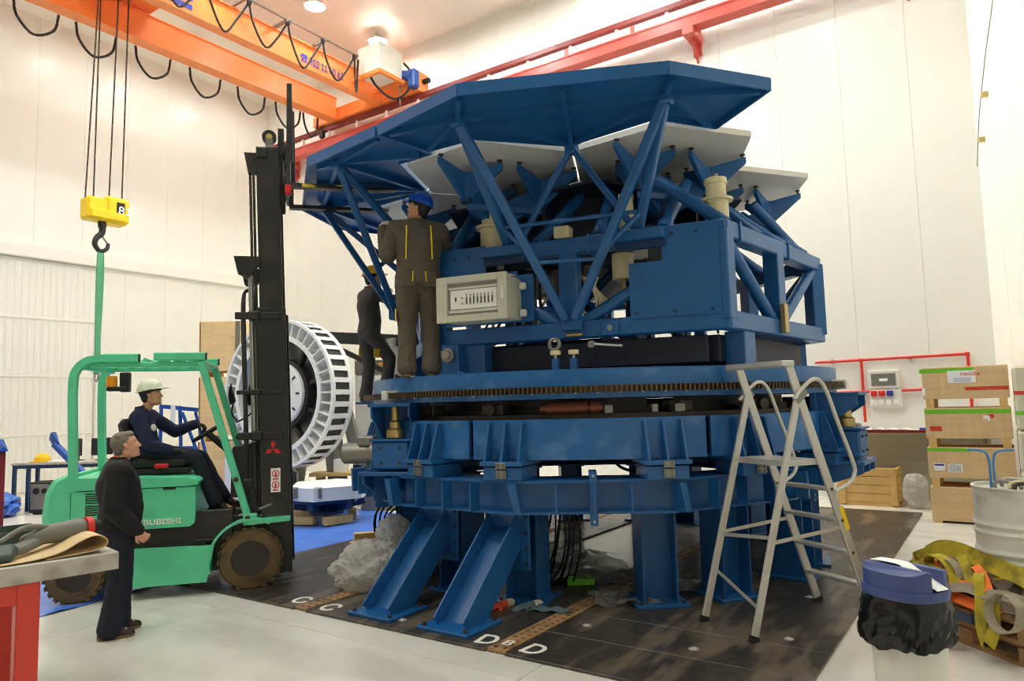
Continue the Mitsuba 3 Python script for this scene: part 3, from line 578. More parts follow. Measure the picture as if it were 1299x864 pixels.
# bearing blocks and adjusting pins on the turntable edge under the frame
pb = thing('bearing_block', 'blue bearing block with a round steel bearing under the left corner of the frame', 'bearing block')
part(pb, 'body', at(cat([bx(.12, .32, 2.21, 2.53, -.12, .1, .01), bx(.1, .4, 2.21, 2.24, -.14, .14, .004)]), MF), 'mat_blue', False)
part(pb, 'bearing', rod(front(.22, 2.42, .12), front(.22, 2.42, .17), .075, 24), 'mat_dull_steel')
part(pb, 'shaft', rod(front(.22, 2.42, .17), front(.22, 2.42, .2), .04, 18), 'mat_steel')
for i, (x, lab) in enumerate(((1.06, 'left of the two knurled steel adjusting screws standing on the turntable rim'), (1.28, 'right of the two knurled steel adjusting screws standing on the turntable rim'))):
    q = pol(2.72, -70 + i * 3.6, 0)
    k = thing('adjusting_screw', lab, 'screw')
    part(k, 'post', place(bx(-.03, .03, -.03, .03, 2.205, 2.31, .005), q), 'mat_blue', False)
    part(k, 'stem', rod(q + V(0, 0, 2.31), q + V(0, 0, 2.38), .016, 12), 'mat_steel')
    part(k, 'knob', rod(q + V(0, 0, 2.345), q + V(0, 0, 2.385), .05, 20), 'mat_cream')
q = pol(2.70, -70, 0)
k = thing('rod_end', 'steel ring bolt with a threaded rod lying above the turntable rim', 'rod end')
part(k, 'ring', at(lathe([(.03 + .018 * math.cos(t_) + .02, .02 * math.sin(t_)) for t_ in np.linspace(0, 2 * math.pi, 10)], None, 18), zrot(q + V(0, -.02, 2.445), (0.2, -1, 0))), 'mat_dull_steel')
part(k, 'rod', rod(q + V(.35, .1, 2.43), q + V(.62, .14, 2.40), .014, 10), 'mat_steel')
part(k, 'rod_head', at(lathe([(.0, -.02), (.035, -.02), (.035, .02), (0, .02)], None, 14), zrot(q + V(.33, .1, 2.43), (0, -1, 0))), 'mat_dull_steel')

# ---- white mirror segments on their whiffletrees
SC, SS, ZW = V(-4.33, 8.1, 0), 1.03, 4.47
names = {None: 'white hexagonal mirror segment in the middle of the array', -95: 'white hexagonal mirror segment at the front, above the control box', -35: 'white hexagonal mirror segment at front right, above the large cover plate', 25: 'white hexagonal mirror segment farthest to the right', 85: 'white hexagonal mirror segment at the back behind the others', 145: 'white hexagonal mirror segment at back left', 205: 'white hexagonal mirror segment at left behind the blue helmet'}
for b, lab in names.items():
    c = SC + (V(0, 0, 0) if b is None else 1.785 * V(math.cos(math.radians(b)), math.sin(math.radians(b)), 0))
    tilt = 0 if b is None else 0.0
    t = thing('mirror_segment', lab, 'mirror segment')
    hx = [(c[0] + (SS - .014) * math.cos(math.radians(g)), c[1] + (SS - .014) * math.sin(math.radians(g))) for g in (-5, 55, 115, 175, 235, 295)]
    part(t, 'panel', prism(hx, ZW, ZW + .06), 'mat_mirror_back', False)
    for i, g in enumerate((25, 145, 265)):
        nd = c + .5 * V(math.cos(math.radians(g)), math.sin(math.radians(g)), 0); zn = ZW - .30
        arms = []
        for w in (g, g + 120, g + 240):
            o = V(math.cos(math.radians(w)), math.sin(math.radians(w)), 0)
            Ma = axes(nd, o, (0, 0, 1)); l_ = .40
            arms.append(at(prism([(-.03, zn - .12), (.03, zn - .12), (l_, ZW - .10), (l_, ZW - .035), (.07, ZW - .11), (-.03, ZW - .11)], -.022, .022), Ma))
        tp = part(t, 'tripod', cat(arms + [at(lathe([(0, zn - .1), (.05, zn - .1), (.05, zn + .12), (0, zn + .12)], None, 12), zrot(nd))]), 'mat_blue', False)
        for w in (g, g + 120, g + 240):
            o = nd + .37 * V(math.cos(math.radians(w)), math.sin(math.radians(w)), 0)
            part(tp, 'pad', cat([rod(o + V(0, 0, ZW - .05), o + V(0, 0, ZW), .014, 8), rod(o + V(0, 0, ZW - .012), o + V(0, 0, ZW), .028, 10)]), 'mat_dark_iron')
        part(tp, 'node_cap', cat([rod(nd + V(0, 0, zn - .14), nd + V(0, 0, zn - .09), .06, 12)]), 'mat_blue_dark')
        # deep plate from the tripod to the middle of the segment
        o = (c - nd) / np.linalg.norm(c - nd)
        part(t, 'arm', at(prism([(0, zn - .10), (.5, zn - .36), (.5, zn - .08), (.0, zn + .10)], -.05, .05), axes(nd, o, (0, 0, 1))), 'mat_blue', False)
    nds = [c + .5 * V(math.cos(math.radians(g)), math.sin(math.radians(g)), 0) for g in (25, 145, 265)]
    part(t, 'carrier_triangle', cat([prism([q_[:2] for q_ in nds], ZW - .50, ZW - .44)]), 'mat_blue', False)
    part(t, 'hub', rod(c + V(0, 0, ZW - .62), c + V(0, 0, ZW - .38), .12, 18), 'mat_blue_dark')
    part(t, 'hub_stem', rod(c + V(0, 0, 3.46 if b is None else 3.6), c + V(0, 0, ZW - .62), .07, 14), 'mat_blue_dark')
    if b is not None:
        o = (SC - c) / np.linalg.norm(SC - c); 
        part(t, 'carrier_arm', bar(c + V(0, 0, ZW - .62) , c + o * 1.0 + V(0, 0, 4.02), .1, .12, .01), 'mat_blue_dark', False)
# cream actuators
def actuator(p, z0, z1, r, lab):
    k = thing('actuator', lab, 'actuator'); h = z1 - z0
    part(k, 'body', at(lathe([(0, 0), (r, 0), (r, .04), (r * .93, .05), (r * .93, h * .52), (r * 1.3, h * .53), (r * 1.3, h * .58), (r * .8, h * .6), (r * .8, h * .88), (r * .9, h * .89), (r * .9, h), (0, h)], None, 24), zrot((p[0], p[1], z0))), 'mat_cream')
    part(k, 'stem', rod((p[0], p[1], z1), (p[0], p[1], z1 + .05), .03, 12), 'mat_dull_steel')
    return k
actuator((-4.5, 6.22), 3.52, 4.08, .13, 'cream cylinder standing behind the left strut above the frame')
actuator((-2.12, 6.62), 3.53, 4.0, .12, 'cream flanged cylinder standing at the right front corner of the frame')
actuator((-2.35, 7.45), 3.53, 3.95, .10, 'cream cylinder half hidden behind the raking tubes at right')
actuator((-3.05, 6.6), 3.56, 4.02, .09, 'small cream cylinder in the shade behind the right strut')
k = thing('hanging_actuator', 'cream cylinder hanging under the top beam beside the right cover plate', 'actuator')
q = front(1.98, 0, -.35)
part(k, 'body', rod(q + V(0, 0, 3.12), q + V(0, 0, 3.38), .11, 24), 'mat_cream'); part(k, 'stem', rod(q + V(0, 0, 2.86), q + V(0, 0, 3.12), .018, 10), 'mat_brass')

# ---- control box on the left of the front side
k = thing('control_box', 'beige control box with a clear window over a white panel of switches', 'control box')
M = axes(front(.29, 2.735, .0), eA, (0, 0, 1))
part(k, 'housing', at(bx(0, .74, 0, .42, .03, .42, .012), M), 'mat_grey_plastic', False)
lid = part(k, 'lid', at(cat([bx(-.02, .10, -.02, .44, .42, .46, .006), bx(.66, .76, -.02, .44, .42, .46, .006), bx(.10, .66, -.02, .05, .42, .46, .006), bx(.10, .66, .37, .44, .42, .46, .006)]), M), 'mat_grey_plastic', False)
scene['mat_window'] = {'type': 'thindielectric', 'int_ior': 1.45}
part(k, 'recess', at(bx(.10, .66, .05, .37, .42, .424), M), 'mat_dull_steel', False)
part(k, 'switch_panel', at(bx(.13, .645, .11, .30, .424, .434, .003), M), 'mat_paper', False)
for i in range(8):
    part(k, 'switch', at(cat([bx(.315 + .04 * i - .006, .315 + .04 * i + .006, .155, .225, .434, .442), bx(.315 + .04 * i - .004, .315 + .04 * i + .004, .235, .255, .434, .438)]), M), 'mat_print_black', False)
part(k, 'key_switch', at(bx(.185, .2, .19, .23, .434, .442), M), 'mat_print_black', False)
part(k, 'indicator', at(cat([rod((.265, .165, .434), (.265, .165, .44), .01, 10)]), M), 'mat_dull_steel'); part(k, 'indicator', at(cat([rod((.265, .22, .434), (.265, .22, .44), .01, 10)]), M), 'mat_dull_steel')
part(k, 'rail', at(cat([bx(.11, .65, .075, .10, .424, .436), bx(.11, .65, .31, .33, .424, .436)]), M), 'mat_light_plastic', False)
part(k, 'window', at(bx(.10, .66, .05, .37, .448, .449), M), 'mat_window', False)
part(k, 'latch', at(bx(.695, .73, .17, .3, .46, .468, .003), M), 'mat_light_plastic', False)
for y in (.03, .3): part(k, 'hinge', at(bx(.755, .82, y, y + .07, .10, .16, .01), M), 'mat_light_plastic', False)
part(k, 'wire_bundle', cable([front(0.55, 3.155, .12), front(0.68, 3.205, .1), front(0.88, 3.215, .06), front(1.03, 3.175, .0)], .014, 8, 6), 'mat_cream')
part(k, 'wire_bundle', cable([front(0.57, 3.155, .16), front(0.69, 3.190, .13), front(0.88, 3.185, .06), front(1.05, 3.145, .0)], .012, 8, 6), 'mat_cream')

# ---- blue roof panels on their struts
def roof(t, poly, z0, z1, ribs, hub=None):
    part(t, 'deck', prism(poly, z0 + .03, z1), 'mat_blue', False)
    P = [V(*p, 0) for p in poly]; ctr = sum(P) / len(P)
    for a, b in zip(P, P[1:] + P[:1]):
        part(t, 'fascia', bar(inw(a, ctr, .012) + V(0, 0, (z0 + z1) / 2 - .01), inw(b, ctr, .012) + V(0, 0, (z0 + z1) / 2 - .01), .022, z1 - z0 + .02), 'mat_blue', False)
    for a, b in ribs: part(t, 'rib', bar((a[0], a[1], z0 + .0), (b[0], b[1], z0 + .0), .045, .07), 'mat_blue', False)
def inw(p, c, d): return p + (c - p) / np.linalg.norm(c - p) * d
R0, R1 = 4.49, 4.58
t = thing('roof_panel', 'large blue faceted roof panel held out on V struts over the front of the frame', 'roof panel')
roof1 = [(-4.71, 4.70), (-3.57, 4.48), (-1.98, 5.20), (-1.41, 6.02), (-2.06, 6.58), (-2.43, 5.99), (-3.42, 6.10), (-4.07, 5.34), (-4.62, 5.33)]
T1, T2, AX = V(-3.88, 4.88, R0 - .02), V(-2.17, 5.58, R0 - .02), V(-3.38, 6.08, R0 - .04)
roof(t, roof1, R0, R1, [(AX, T1), (AX, T2), (T1, T2), (T1, (-4.6, 5.3)), (T1, (-4.6, 4.76)), (T2, (-1.5, 6.0)), (T2, (-2.1, 6.45)), (T1, (-3.6, 4.55)), (T2, (-2.0, 5.3)), (AX, (-2.8, 4.9))])
BF = front(1.56, 2.70, .10); E1, E2 = front(.9, 3.52, .06), front(2.26, 3.52, .06)
sq = lambda a, b, w=.08: bar(a, b, w, w, .012, up=nA)
for a, b in ((T1, BF + V(-.05, 0, 0)), (T2, BF + V(.05, 0, 0)), (T1, E1), (T2, E2)): part(t, 'strut', sq(a, b), 'mat_blue', False)
for b in (E1 + V(.05, .06, 0), E2 + V(-.05, .02, 0)): part(t, 'strut', rod(AX, b + nA * -.05, .036, 14), 'mat_blue')
m1, m2 = T1 * .28 + E1 * .72, T2 * .28 + E2 * .72
d1, d2 = T1 * .15 + E1 * .85, T2 * .15 + E2 * .85
part(t, 'tie_bar', rod(d1, d2, .02, 12), 'mat_blue')
part(t, 'tie_bar', rod(T1 * .30 + BF * .70, T2 * .30 + BF * .70, .02, 12), 'mat_blue')
part(t, 'brace', rod(d1, T1 * .32 + BF * .68, .026, 12), 'mat_blue'); part(t, 'brace', rod(d2, T2 * .32 + BF * .68, .026, 12), 'mat_blue')
for q in (T1, T2, AX): part(t, 'node', box(q + V(0, 0, -.02), (.12, .12, .1), .02), 'mat_blue', False)
part(t, 'foot', at(bx(1.46, 1.66, 2.60, 2.74, .02, .06, .004), MF), 'mat_blue', False)
part(t, 'pull_rod', rod(AX + V(.06, .02, -.06), AX + V(.25, .1, -.42), .012, 8), 'mat_paper')

R0, R1 = 4.50, 4.59
t = thing('roof_panel', 'smaller blue roof panel at left, lifted on the forks of the truck', 'roof panel')
roof2 = [(-4.75, 4.72), (-5.93, 4.88), (-7.36, 5.97), (-7.76, 6.95), (-7.42, 7.72), (-7.03, 7.42), (-6.56, 6.45), (-5.54, 6.37), (-5.12, 5.44), (-4.66, 5.42)]
Q1, Q2, AQ = V(-5.62, 5.02, R0 - .02), V(-7.05, 6.05, R0 - .02), V(-5.56, 6.30, R0 - .04)
roof(t, roof2, R0, R1, [(AQ, Q1), (AQ, Q2), (Q1, Q2), (Q1, (-4.8, 4.8)), (Q1, (-4.8, 5.4)), (Q2, (-7.6, 6.9)), (Q2, (-7.3, 7.5)), (Q1, (-5.9, 5.0)), (AQ, (-6.4, 5.4))])
nL = V(math.cos(math.radians(-136)), math.sin(math.radians(-136)), 0); mL = (HX[0] + HX[5]) / 2
BL = V(-6.17, 6.47, 3.05); F1, F2 = V(-5.75, 6.5, 3.7), V(-6.35, 6.85, 3.6)
for a, b in ((Q1, BL), (Q2, BL + V(-.06, .05, 0)), (Q1, F1), (Q2, F2)): part(t, 'strut', bar(a, b, .075, .075, .012, up=nL), 'mat_blue', False)
for b in (F1, F2): part(t, 'strut', rod(AQ, b, .034, 14), 'mat_blue')
part(t, 'tie_bar', rod(Q1 * .2 + F1 * .8, Q2 * .2 + F2 * .8, .02, 12), 'mat_blue')
part(t, 'brace', rod(Q1 * .2 + F1 * .8, Q1 * .35 + BL * .65, .026, 12), 'mat_blue')
for q in (Q1, Q2, AQ): part(t, 'node', box(q + V(0, 0, -.02), (.12, .12, .1), .02), 'mat_blue', False)
part(t, 'foot', box(BL, (.16, .16, .14), .02), 'mat_blue', False)

# ---------------------------------------------------------------- forklift truck
FH = math.radians(49.57)
FM = np.eye(4); FM[:3, 0] = (math.cos(FH), math.sin(FH), 0); FM[:3, 1] = (-math.sin(FH), math.cos(FH), 0); FM[:3, 3] = (-6.68, 4.745, 0.0)
FZ = 0.022
def fl(s, t, z): return (FM @ V(s, t, z, 1))[:3]
fk = thing('forklift', 'mint green forklift truck with tall black mast raised under the blue roof panel', 'forklift')
def fp(name, mesh, mat, smooth=30, label=None, holder=None): return part(holder or fk, name, at(mesh, FM), mat, smooth, label)
def sz(poly, t0, t1):
    """polygon in the (s, z) plane extruded from t0 to t1."""
    return at(prism(poly, 0, t1 - t0), np.array([[1, 0, 0, 0], [0, 0, -1, t1], [0, 1, 0, 0], [0, 0, 0, 1.0]]))
FW = 1.1
# wheels
def wheel(s, t, r, w, tread):
    prof = [(0, -w / 2 + .05), (r * .58, -w / 2 + .05), (r * .62, -w / 2 + .005), (r * .78, -w / 2), (r * .93, -w / 2 + .012), (r, -w / 2 + .045), (r, w / 2 - .045), (r * .93, w / 2 - .012), (r * .6, w / 2), (0, w / 2)]
    Mx = np.array([[1, 0, 0, s], [0, 0, -1, t], [0, 1, 0, r + .003], [0, 0, 0, 1.0]])
    ty = fp('tyre', at(lathe(prof[1:-1] + [(r * .58, w / 2 - .05), (r * .58, -w / 2 + .05)], None, 48), Mx), 'mat_tyre', 25)
    n = 22; lug = []
    for i in range(n):
        a = 2 * math.pi * i / n
        for sg in (-1, 1):
            o = box((r - .008, (sg * .06), sg * (w / 4 + .01)), (.022, .05, w / 2 - .03), .005)
            lug.append(at(o, trimesh.transformations.rotation_matrix(a + (0 if sg < 0 else math.pi / n), [0, 0, 1])))
    part(ty, 'tread', at(at(cat(lug), Mx), FM), 'mat_tyre', False, kind='stuff')
    rim = fp('rim', at(lathe([(0, -w / 2 + .03), (r * .16, -w / 2 + .02), (r * .2, -w / 2 + .05), (r * .3, -w / 2 + .06), (r * .34, -w / 2 + .03), (r * .42, -w / 2 + .02), (r * .46, -w / 2 + .06), (r * .56, -w / 2 + .01), (r * .585, -w / 2 + .01), (r * .585, w / 2 - .04), (0, w / 2 - .06)], None, 36), Mx), 'mat_rim_black', 25)
    for i in range(8):
        a = i * math.pi / 4; part(rim, 'nut', at(at(bolt((r * .26 * math.cos(a), r * .26 * math.sin(a), -w / 2 + .065), (0, 0, -1), .012, .02), Mx), FM), 'mat_dark_iron', False)
M_('tyre', tex(srgb(96, 78, 48), 0.25, 14.0, srgb(52, 44, 34), 0.6, 8.0), 0.75)
M_('rim_black', tex(srgb(52, 46, 40), 0.2, 10.0), 0.5)
wheel(0, .12, .325, .24, 1); wheel(0, FW - .12, .325, .24, 1)
wheel(-1.68, .14, .27, .18, 1); wheel(-1.68, FW - .14, .27, .18, 1)
# chassis, skirt, counterweight, hood
fp('chassis', cat([bx(-1.45, .2, .3, FW - .3, .18, .62), bx(-1.7, -.1, .12, FW - .12, .5, .74), bx(-1.35, -.45, .06, FW - .06, .48, .72)]), 'mat_black_paint', False)
for t0, t1 in ((.0, .05), (FW - .05, FW)):
    fp('skirt', sz([(-1.36, .13), (-.43, .13), (-.36, .50), (-1.30, .52)], t0, t1), 'mat_mint', False)
    # fender strip that follows the front wheel
    th = [math.radians(a) for a in np.linspace(196, 62, 16)]; r0_, r1_ = .405, .43
    arcp = [(r1_ * math.cos(a), .325 + r1_ * math.sin(a)) for a in th] ; arci = [(r0_ * math.cos(a), .325 + r0_ * math.sin(a)) for a in th]
    fp('fender', cat([sz(arcp + arci[::-1], t0 - .02 if t0 < .5 else t0 - .2, t1 + .2 if t0 < .5 else t1 + .02), sz([(-.02, .69), (.40, .705), (.40, .74), (-.06, .735)], t0 - .01 if t0 < .5 else t0 - .2, t1 + .2 if t0 < .5 else t1 + .01)]), 'mat_mint', 30)
cwp = [(-1.72, .42), (-1.90, .46), (-1.97, .58), (-1.985, .9), (-1.96, 1.12), (-1.90, 1.24), (-1.80, 1.285), (-1.72, 1.29)]
pl_ = sz(cwp, .03, FW - .03)
cwh = []
for (s, z) in cwp:
    k_ = 1.0 if s > -1.75 else 0.9
    for t in (.55 - .52 * k_, .55 + .52 * k_): cwh.append((s, t, z))
    if s < -1.75: cwh += [(s + .06, .03, z - .01 if z > 1 else z), (s + .06, FW - .03, z - .01 if z > 1 else z)]
fp('counterweight', hull(cwh), 'mat_mint', 25)
# battery cover body, curved corner at the front
bd = [(-1.71, .71), (-.60, .71), (-.56, .74), (-.55, .8), (-.55, 1.12), (-1.71, 1.12)]
hd = fp('battery_cover', sz(bd, .015, FW - .015), 'mat_mint', False)
lid = fp('hood', sz([(-1.71, 1.13), (-.60, 1.13), (-.53, 1.14), (-.52, 1.17), (-.55, 1.20), (-.62, 1.215), (-1.71, 1.26)], .0, FW), 'mat_mint', 20)
for z in [.88 + .022 * i for i in range(5)] + [1.0 + .022 * i for i in range(5)]:
    part(hd, 'louvre', at(bx(-1.58, -1.32, .008, .016, z, z + .009), FM), 'mat_hole', False)
part(hd, 'latch', at(bx(-.86, -.74, .006, .02, 1.10, 1.125, .003), FM), 'mat_black_paint', False)
tx = meshkit.text_mesh('MITSUBISHI', .072, .004, True); wd = tx.bounds[1][0] - tx.bounds[0][0]
tx.apply_scale([.53 / wd, .72, 1])
part(hd, 'lettering', at(at(tx, axes((-1.215, .014, .752), (1, 0, 0), (0, 0, 1))), FM), 'mat_white_paint', False)
fp('floor_plate', cat([bx(-.56, .05, .1, FW - .1, .74, .77), bx(-.56, -.3, .02, .3, .54, .57, .01), sz([(-.05, .76), (.08, .76), (.02, 1.05), (-.02, 1.05)], .12, FW - .12)]), 'mat_black_rubber', False)
fp('kick_plate', bx(-.58, -.18, .06, .1, .53, .86, .01), 'mat_black_paint', False)
# seat
fp('seat_base', bx(-1.35, -.66, .32, .82, 1.24, 1.30, .01), 'mat_black_paint', False)
fp('seat_cushion', box((-.97, .57, 1.35), (.56, .50, .13), .04), 'mat_black_rubber', 40)
fp('seat_back', at(box((0, 0, .24), (.13, .48, .5), .05), axes((-1.25, .57, 1.36), (1, 0, .18), (0, 1, 0))), 'mat_black_rubber', 40)
fp('seat_belt_buckle', box((-.93, .27, 1.33), (.14, .05, .05), .012), 'mat_print_red', False)
# dashboard, column, steering wheel, levers
fp('dashboard', cat([sz([(-.24, .95), (.03, .95), (.06, 1.3), (-.06, 1.52), (-.22, 1.5)], .3, .84), bx(-.12, .06, .25, .9, .8, 1.15, .02)]), 'mat_black_paint', False)
wc, wn = V(-.52, .58, 1.66), V(-.52, 0, .85) / np.linalg.norm([-.52, 0, .85])
fp('steering_column', rod(V(-.14, .58, 1.3), wc, .035, 12), 'mat_black_rubber')
a_ = np.linspace(0, 2 * math.pi, 33); e1_ = V(0, 1, 0); e2_ = np.cross(wn, e1_)
sw = fp('steering_wheel', sweep([wc + .17 * (math.cos(a) * e1_ + math.sin(a) * e2_) for a in a_], ring2(.017, 8)), 'mat_black_rubber')
for a in (.5, 2.6, 4.7): part(sw, 'spoke', at(rod(wc, wc + .165 * (math.cos(a) * e1_ + math.sin(a) * e2_), .012, 8), FM), 'mat_black_rubber')
for i in range(3):
    lv = fp('lever', rod(V(-.1, .8 + .06 * i, 1.35), V(-.22, .8 + .06 * i, 1.58), .009, 8), 'mat_steel'); part(lv, 'knob', at(box((-.225, .8 + .06 * i, 1.595), (.04, .04, .05), .012), FM), 'mat_black_rubber')
# overhead guard
for t, near in ((.05, True), (FW - .05, False)):
    curve = [V(-1.70, t, 1.12), V(-1.72, t, 1.7), V(-1.73, t, 2.2), V(-1.70, t, 2.36), V(-1.60, t, 2.455), V(-1.45, t, 2.48)]
    fp('guard_rear_post', sweep(smooth_path(curve, 6), rect2(.07, .09), up=(0, 1, 0)), 'mat_mint', 40)
    fp('guard_roof_rail', cat([bx(-1.46, -1.12, t - .035, t + .035, 2.435, 2.525, .01), bx(-.98, -.47, t - .035, t + .035, 2.45, 2.535, .01)]), 'mat_mint', False)
    fp('guard_lower_rail', bx(-1.62, -.5, t + (.02 if near else -.09), t + (.09 if near else -.02), 2.385, 2.44, .01), 'mat_mint', False)
    fp('guard_end_cap', cat([bx(-1.125, -1.115, t - .03, t + .03, 2.44, 2.52), bx(-.472, -.462, t - .03, t + .03, 2.455, 2.53)]), 'mat_black_rubber', False)
    fp('guard_front_leg', cat([bar((-.52, t, 2.44), (-.03, t, .76), .06, .075, .01, up=(1, 0, .3)), bx(-.08, .06, t - .035, t + .035, .68, .8, .01)]), 'mat_mint', False)
    for z, s in ((1.17, -.15), (.76, -.03)): fp('pivot_bolt', at(lathe([(0, 0), (.026, 0), (.026, .012), (0, .012)], None, 14), zrot((s, t - .045 if near else t + .045, z), (0, -1 if near else 1, 0))), 'mat_dark_iron', 30)
fp('guard_cross_bar', cat([bx(-.56, -.48, .05, FW - .05, 2.40, 2.45, .008), bx(-1.66, -1.6, .05, FW - .05, 2.36, 2.43, .008)]), 'mat_mint', False)
for i in range(7): fp('guard_slat', bar((-1.56 + .16 * i, .1, 2.46), (-1.56 + .16 * i, FW - .1, 2.46), .035, .045, up=(.5, 0, .85)), 'mat_mint', False)
# beacon under the rear of the guard, mirrors
bc = fp('beacon', at(lathe([(0, 0), (.055, 0), (.055, .1), (.045, .12), (0, .12)], None, 18), zrot((-1.52, .62, 2.20))), 'mat_amber', 30, 'amber beacon')
M_('amber', srgb(250, 150, 20), 0.25)
fp('beacon_bracket', cat([bx(-1.56, -1.36, .56, .68, 2.15, 2.2, .01), bx(-1.44, -1.34, .6, .7, 2.14, 2.36, .01)]), 'mat_black_rubber', False)
for t, s, z in ((.9, -.30, 1.98), (1.0, -.10, 1.96)):
    mr = fp('mirror', at(hull([(-.02, -.05, 0), (-.02, .05, 0), (.0, -.09, .12), (.0, .09, .12), (.06, -.06, .24), (.06, .06, .24), (.05, -.05, .02), (.05, .05, .02), (.06, 0, .14)]), axes((s, t, z), (1, 0, .3), (0, 1, 0))), 'mat_black_rubber', 40)
    part(mr, 'stalk', at(cable([(s + .02, t, z + .03), (s + .0, t + .02, z - .1), (-.26, FW - .05, z - .2)], .01, 8, 5), FM), 'mat_black_rubber')
# mast: outer rails, inner rails, cross members, cylinders, hoses
LEAN = 0.028
def mst(s, t, z): return V(s - LEAN * (z - .3), t, z)
for t, sd in ((.18, -1), (.92, 1)):
    tin = t - sd * .055
    oc = [mst(.10, t, .12), mst(.10, t, 3.0)]
    fp('outer_rail', cat([bar(mst(.26, t, .13), mst(.26, t, 3.05), .30, .025, .004, up=(0, 1, 0)), bar(mst(.115, t + sd * -.04, .13), mst(.115, t + sd * -.04, 3.05), .02, .10, .004, up=(0, 1, 0)), bar(mst(.405, t + sd * -.04, .13), mst(.405, t + sd * -.04, 3.05), .02, .10, .004, up=(0, 1, 0))]), 'mat_black_paint', False)
    fp('inner_rail', cat([bar(mst(.26, tin, .35), mst(.26, tin, 4.92), .25, .02, .004, up=(0, 1, 0)), bar(mst(.145, tin - sd * .03, .35), mst(.145, tin - sd * .03, 4.92), .02, .08, .004, up=(0, 1, 0)), bar(mst(.375, tin - sd * .03, .35), mst(.375, tin - sd * .03, 4.92), .02, .08, .004, up=(0, 1, 0))]), 'mat_black_paint', False)
    cy = fp('lift_cylinder', rod(mst(.045, t + sd * -.08, .3), mst(.045, t + sd * -.08, 1.55), .035, 14), 'mat_black_paint')
    part(cy, 'piston_rod', at(rod(mst(.045, t + sd * -.08, 1.55), mst(.045, t + sd * -.08, 3.42), .028, 14), FM), 'mat_steel')
    part(cy, 'rod_head', at(cat([hull([mst(-.12, t - .03, 3.62), mst(-.12, t + .03, 3.62), mst(.16, t - .03, 3.62), mst(.16, t + .03, 3.62), mst(-.08, t - .03, 3.42), mst(-.08, t + .03, 3.42), mst(.02, t - .03, 3.37), mst(.02, t + .03, 3.37), mst(.16, t + .03, 3.54), mst(.16, t - .03, 3.54)])]), FM), 'mat_black_paint', False)
    fp('tilt_cylinder', cat([rod((-.2, t + sd * .0, .72), (.06, t, .82), .032, 14), rod((.06, t, .82), (.2, t, .87), .018, 12)]), 'mat_dull_steel')
    fp('chain', cat([bar(mst(.06, t - sd * .14, .9), mst(.06, t - sd * .14, 4.85), .012, .03)]), 'mat_dark_iron', False)
hs = []
for i in range(4):
    t = .30 + .03 * i
    fp('hose', cable([mst(-.03 - .012 * i, t, .85), mst(-.03 - .012 * i, t, 2.0), mst(-.03 - .012 * i, t, 3.1), mst(.0, t, 3.26), mst(.06, t, 3.22), mst(.08, t, 3.0)], .012, 8, 5), 'mat_cable_black')
for z, h in ((1.62, .10), (2.10, .06), (2.95, .1), (.7, .14)):
    fp('mast_cross_member', bar(mst(.08, .12, z), mst(.08, .98, z), .12, h, .01), 'mat_black_paint', False)
    fp('mast_bracket', bar(mst(-.12, .17, z), mst(.36, .17, z), .035, h * .8, .006), 'mat_black_paint', False)
fp('inner_cross_member', cat([bar(mst(.2, .2, 4.85), mst(.2, .9, 4.85), .12, .12, .01), hull([mst(.0, .28, 4.86), mst(.0, .36, 4.86), mst(.13, .28, 4.86), mst(.13, .36, 4.86), mst(.04, .28, 4.62), mst(.04, .36, 4.62), mst(.13, .28, 4.62), mst(.13, .36, 4.62)])]), 'mat_black_paint', False)
sv = fp('chain_sheave', at(lathe([(0, -.03), (.03, -.03), (.03, -.02), (.075, -.02), (.08, -.03), (.08, .03), (0, .03)], None, 24), zrot(mst(.28, .3, 5.06), (0, 1, 0))), 'mat_black_paint')
part(sv, 'pin', at(rod(mst(.28, .262, 5.06), mst(.28, .275, 5.06), .035, 16), FM), 'mat_brass')
fp('sheave_mount', bar(mst(.28, .3, 4.88), mst(.28, .3, 5.05), .05, .09, .01), 'mat_dull_steel', False)
# carriage, load guard and forks
FZk = 4.435
fp('carriage', cat([bx(.31, .345, .1, 1.02, FZk + .02, FZk + .11, .006), bx(.31, .345, .1, 1.02, FZk + .38, FZk + .47, .006), bx(.24, .31, .30, .36, FZk - .15, FZk + .75, .01), bx(.24, .31, .74, .80, FZk - .15, FZk + .75, .01)]), 'mat_black_paint', False)
for t in (.16, .96):
    fp('load_guard_post', hull([(a, b, z) for z, w, d in ((FZk + .3, .075, .05), (5.66, .055, .03)) for a in (.345, .345 + w) for b in (t - d, t + d)]), 'mat_black_paint', False)
for z in (5.0, 5.62): fp('load_guard_bar', bx(.35, .385, .16, .96, z, z + .04, .006), 'mat_black_paint', False)
for t in (.10, 1.0):
    f_ = fp('fork', sz([(.345, FZk - .022), (1.4, FZk - .012), (1.58, FZk + .0), (1.58, FZk + .012), (1.4, FZk + .022), (.395, FZk + .025), (.395, FZk + .45), (.345, FZk + .45)], t - .055, t + .055), 'mat_black_paint', False)
    if t < .5:
        part(f_, 'hazard_tape', at(bx(.52, 1.02, t - .057, t - .055, FZk - .02, FZk + .022), FM), 'mat_hazard', False)
        part(f_, 'red_sleeve', at(bx(.335, .405, t - .06, t + .06, FZk - .10, FZk + .0, .006), FM), 'mat_print_red', False)
def haz(p, n, uv):
    u = p.x * 0.648 + p.y * 0.761 + p.z * 1.2
    s = smoothstep(0.45, 0.55, noise(u * 9.0, p.z * 30.0))
    return mi.Color3f(0.75, 0.62, 0.03) * s + mi.Color3f(0.03, 0.03, 0.03) * (1 - s)
M_('hazard', proc(haz), 0.5)
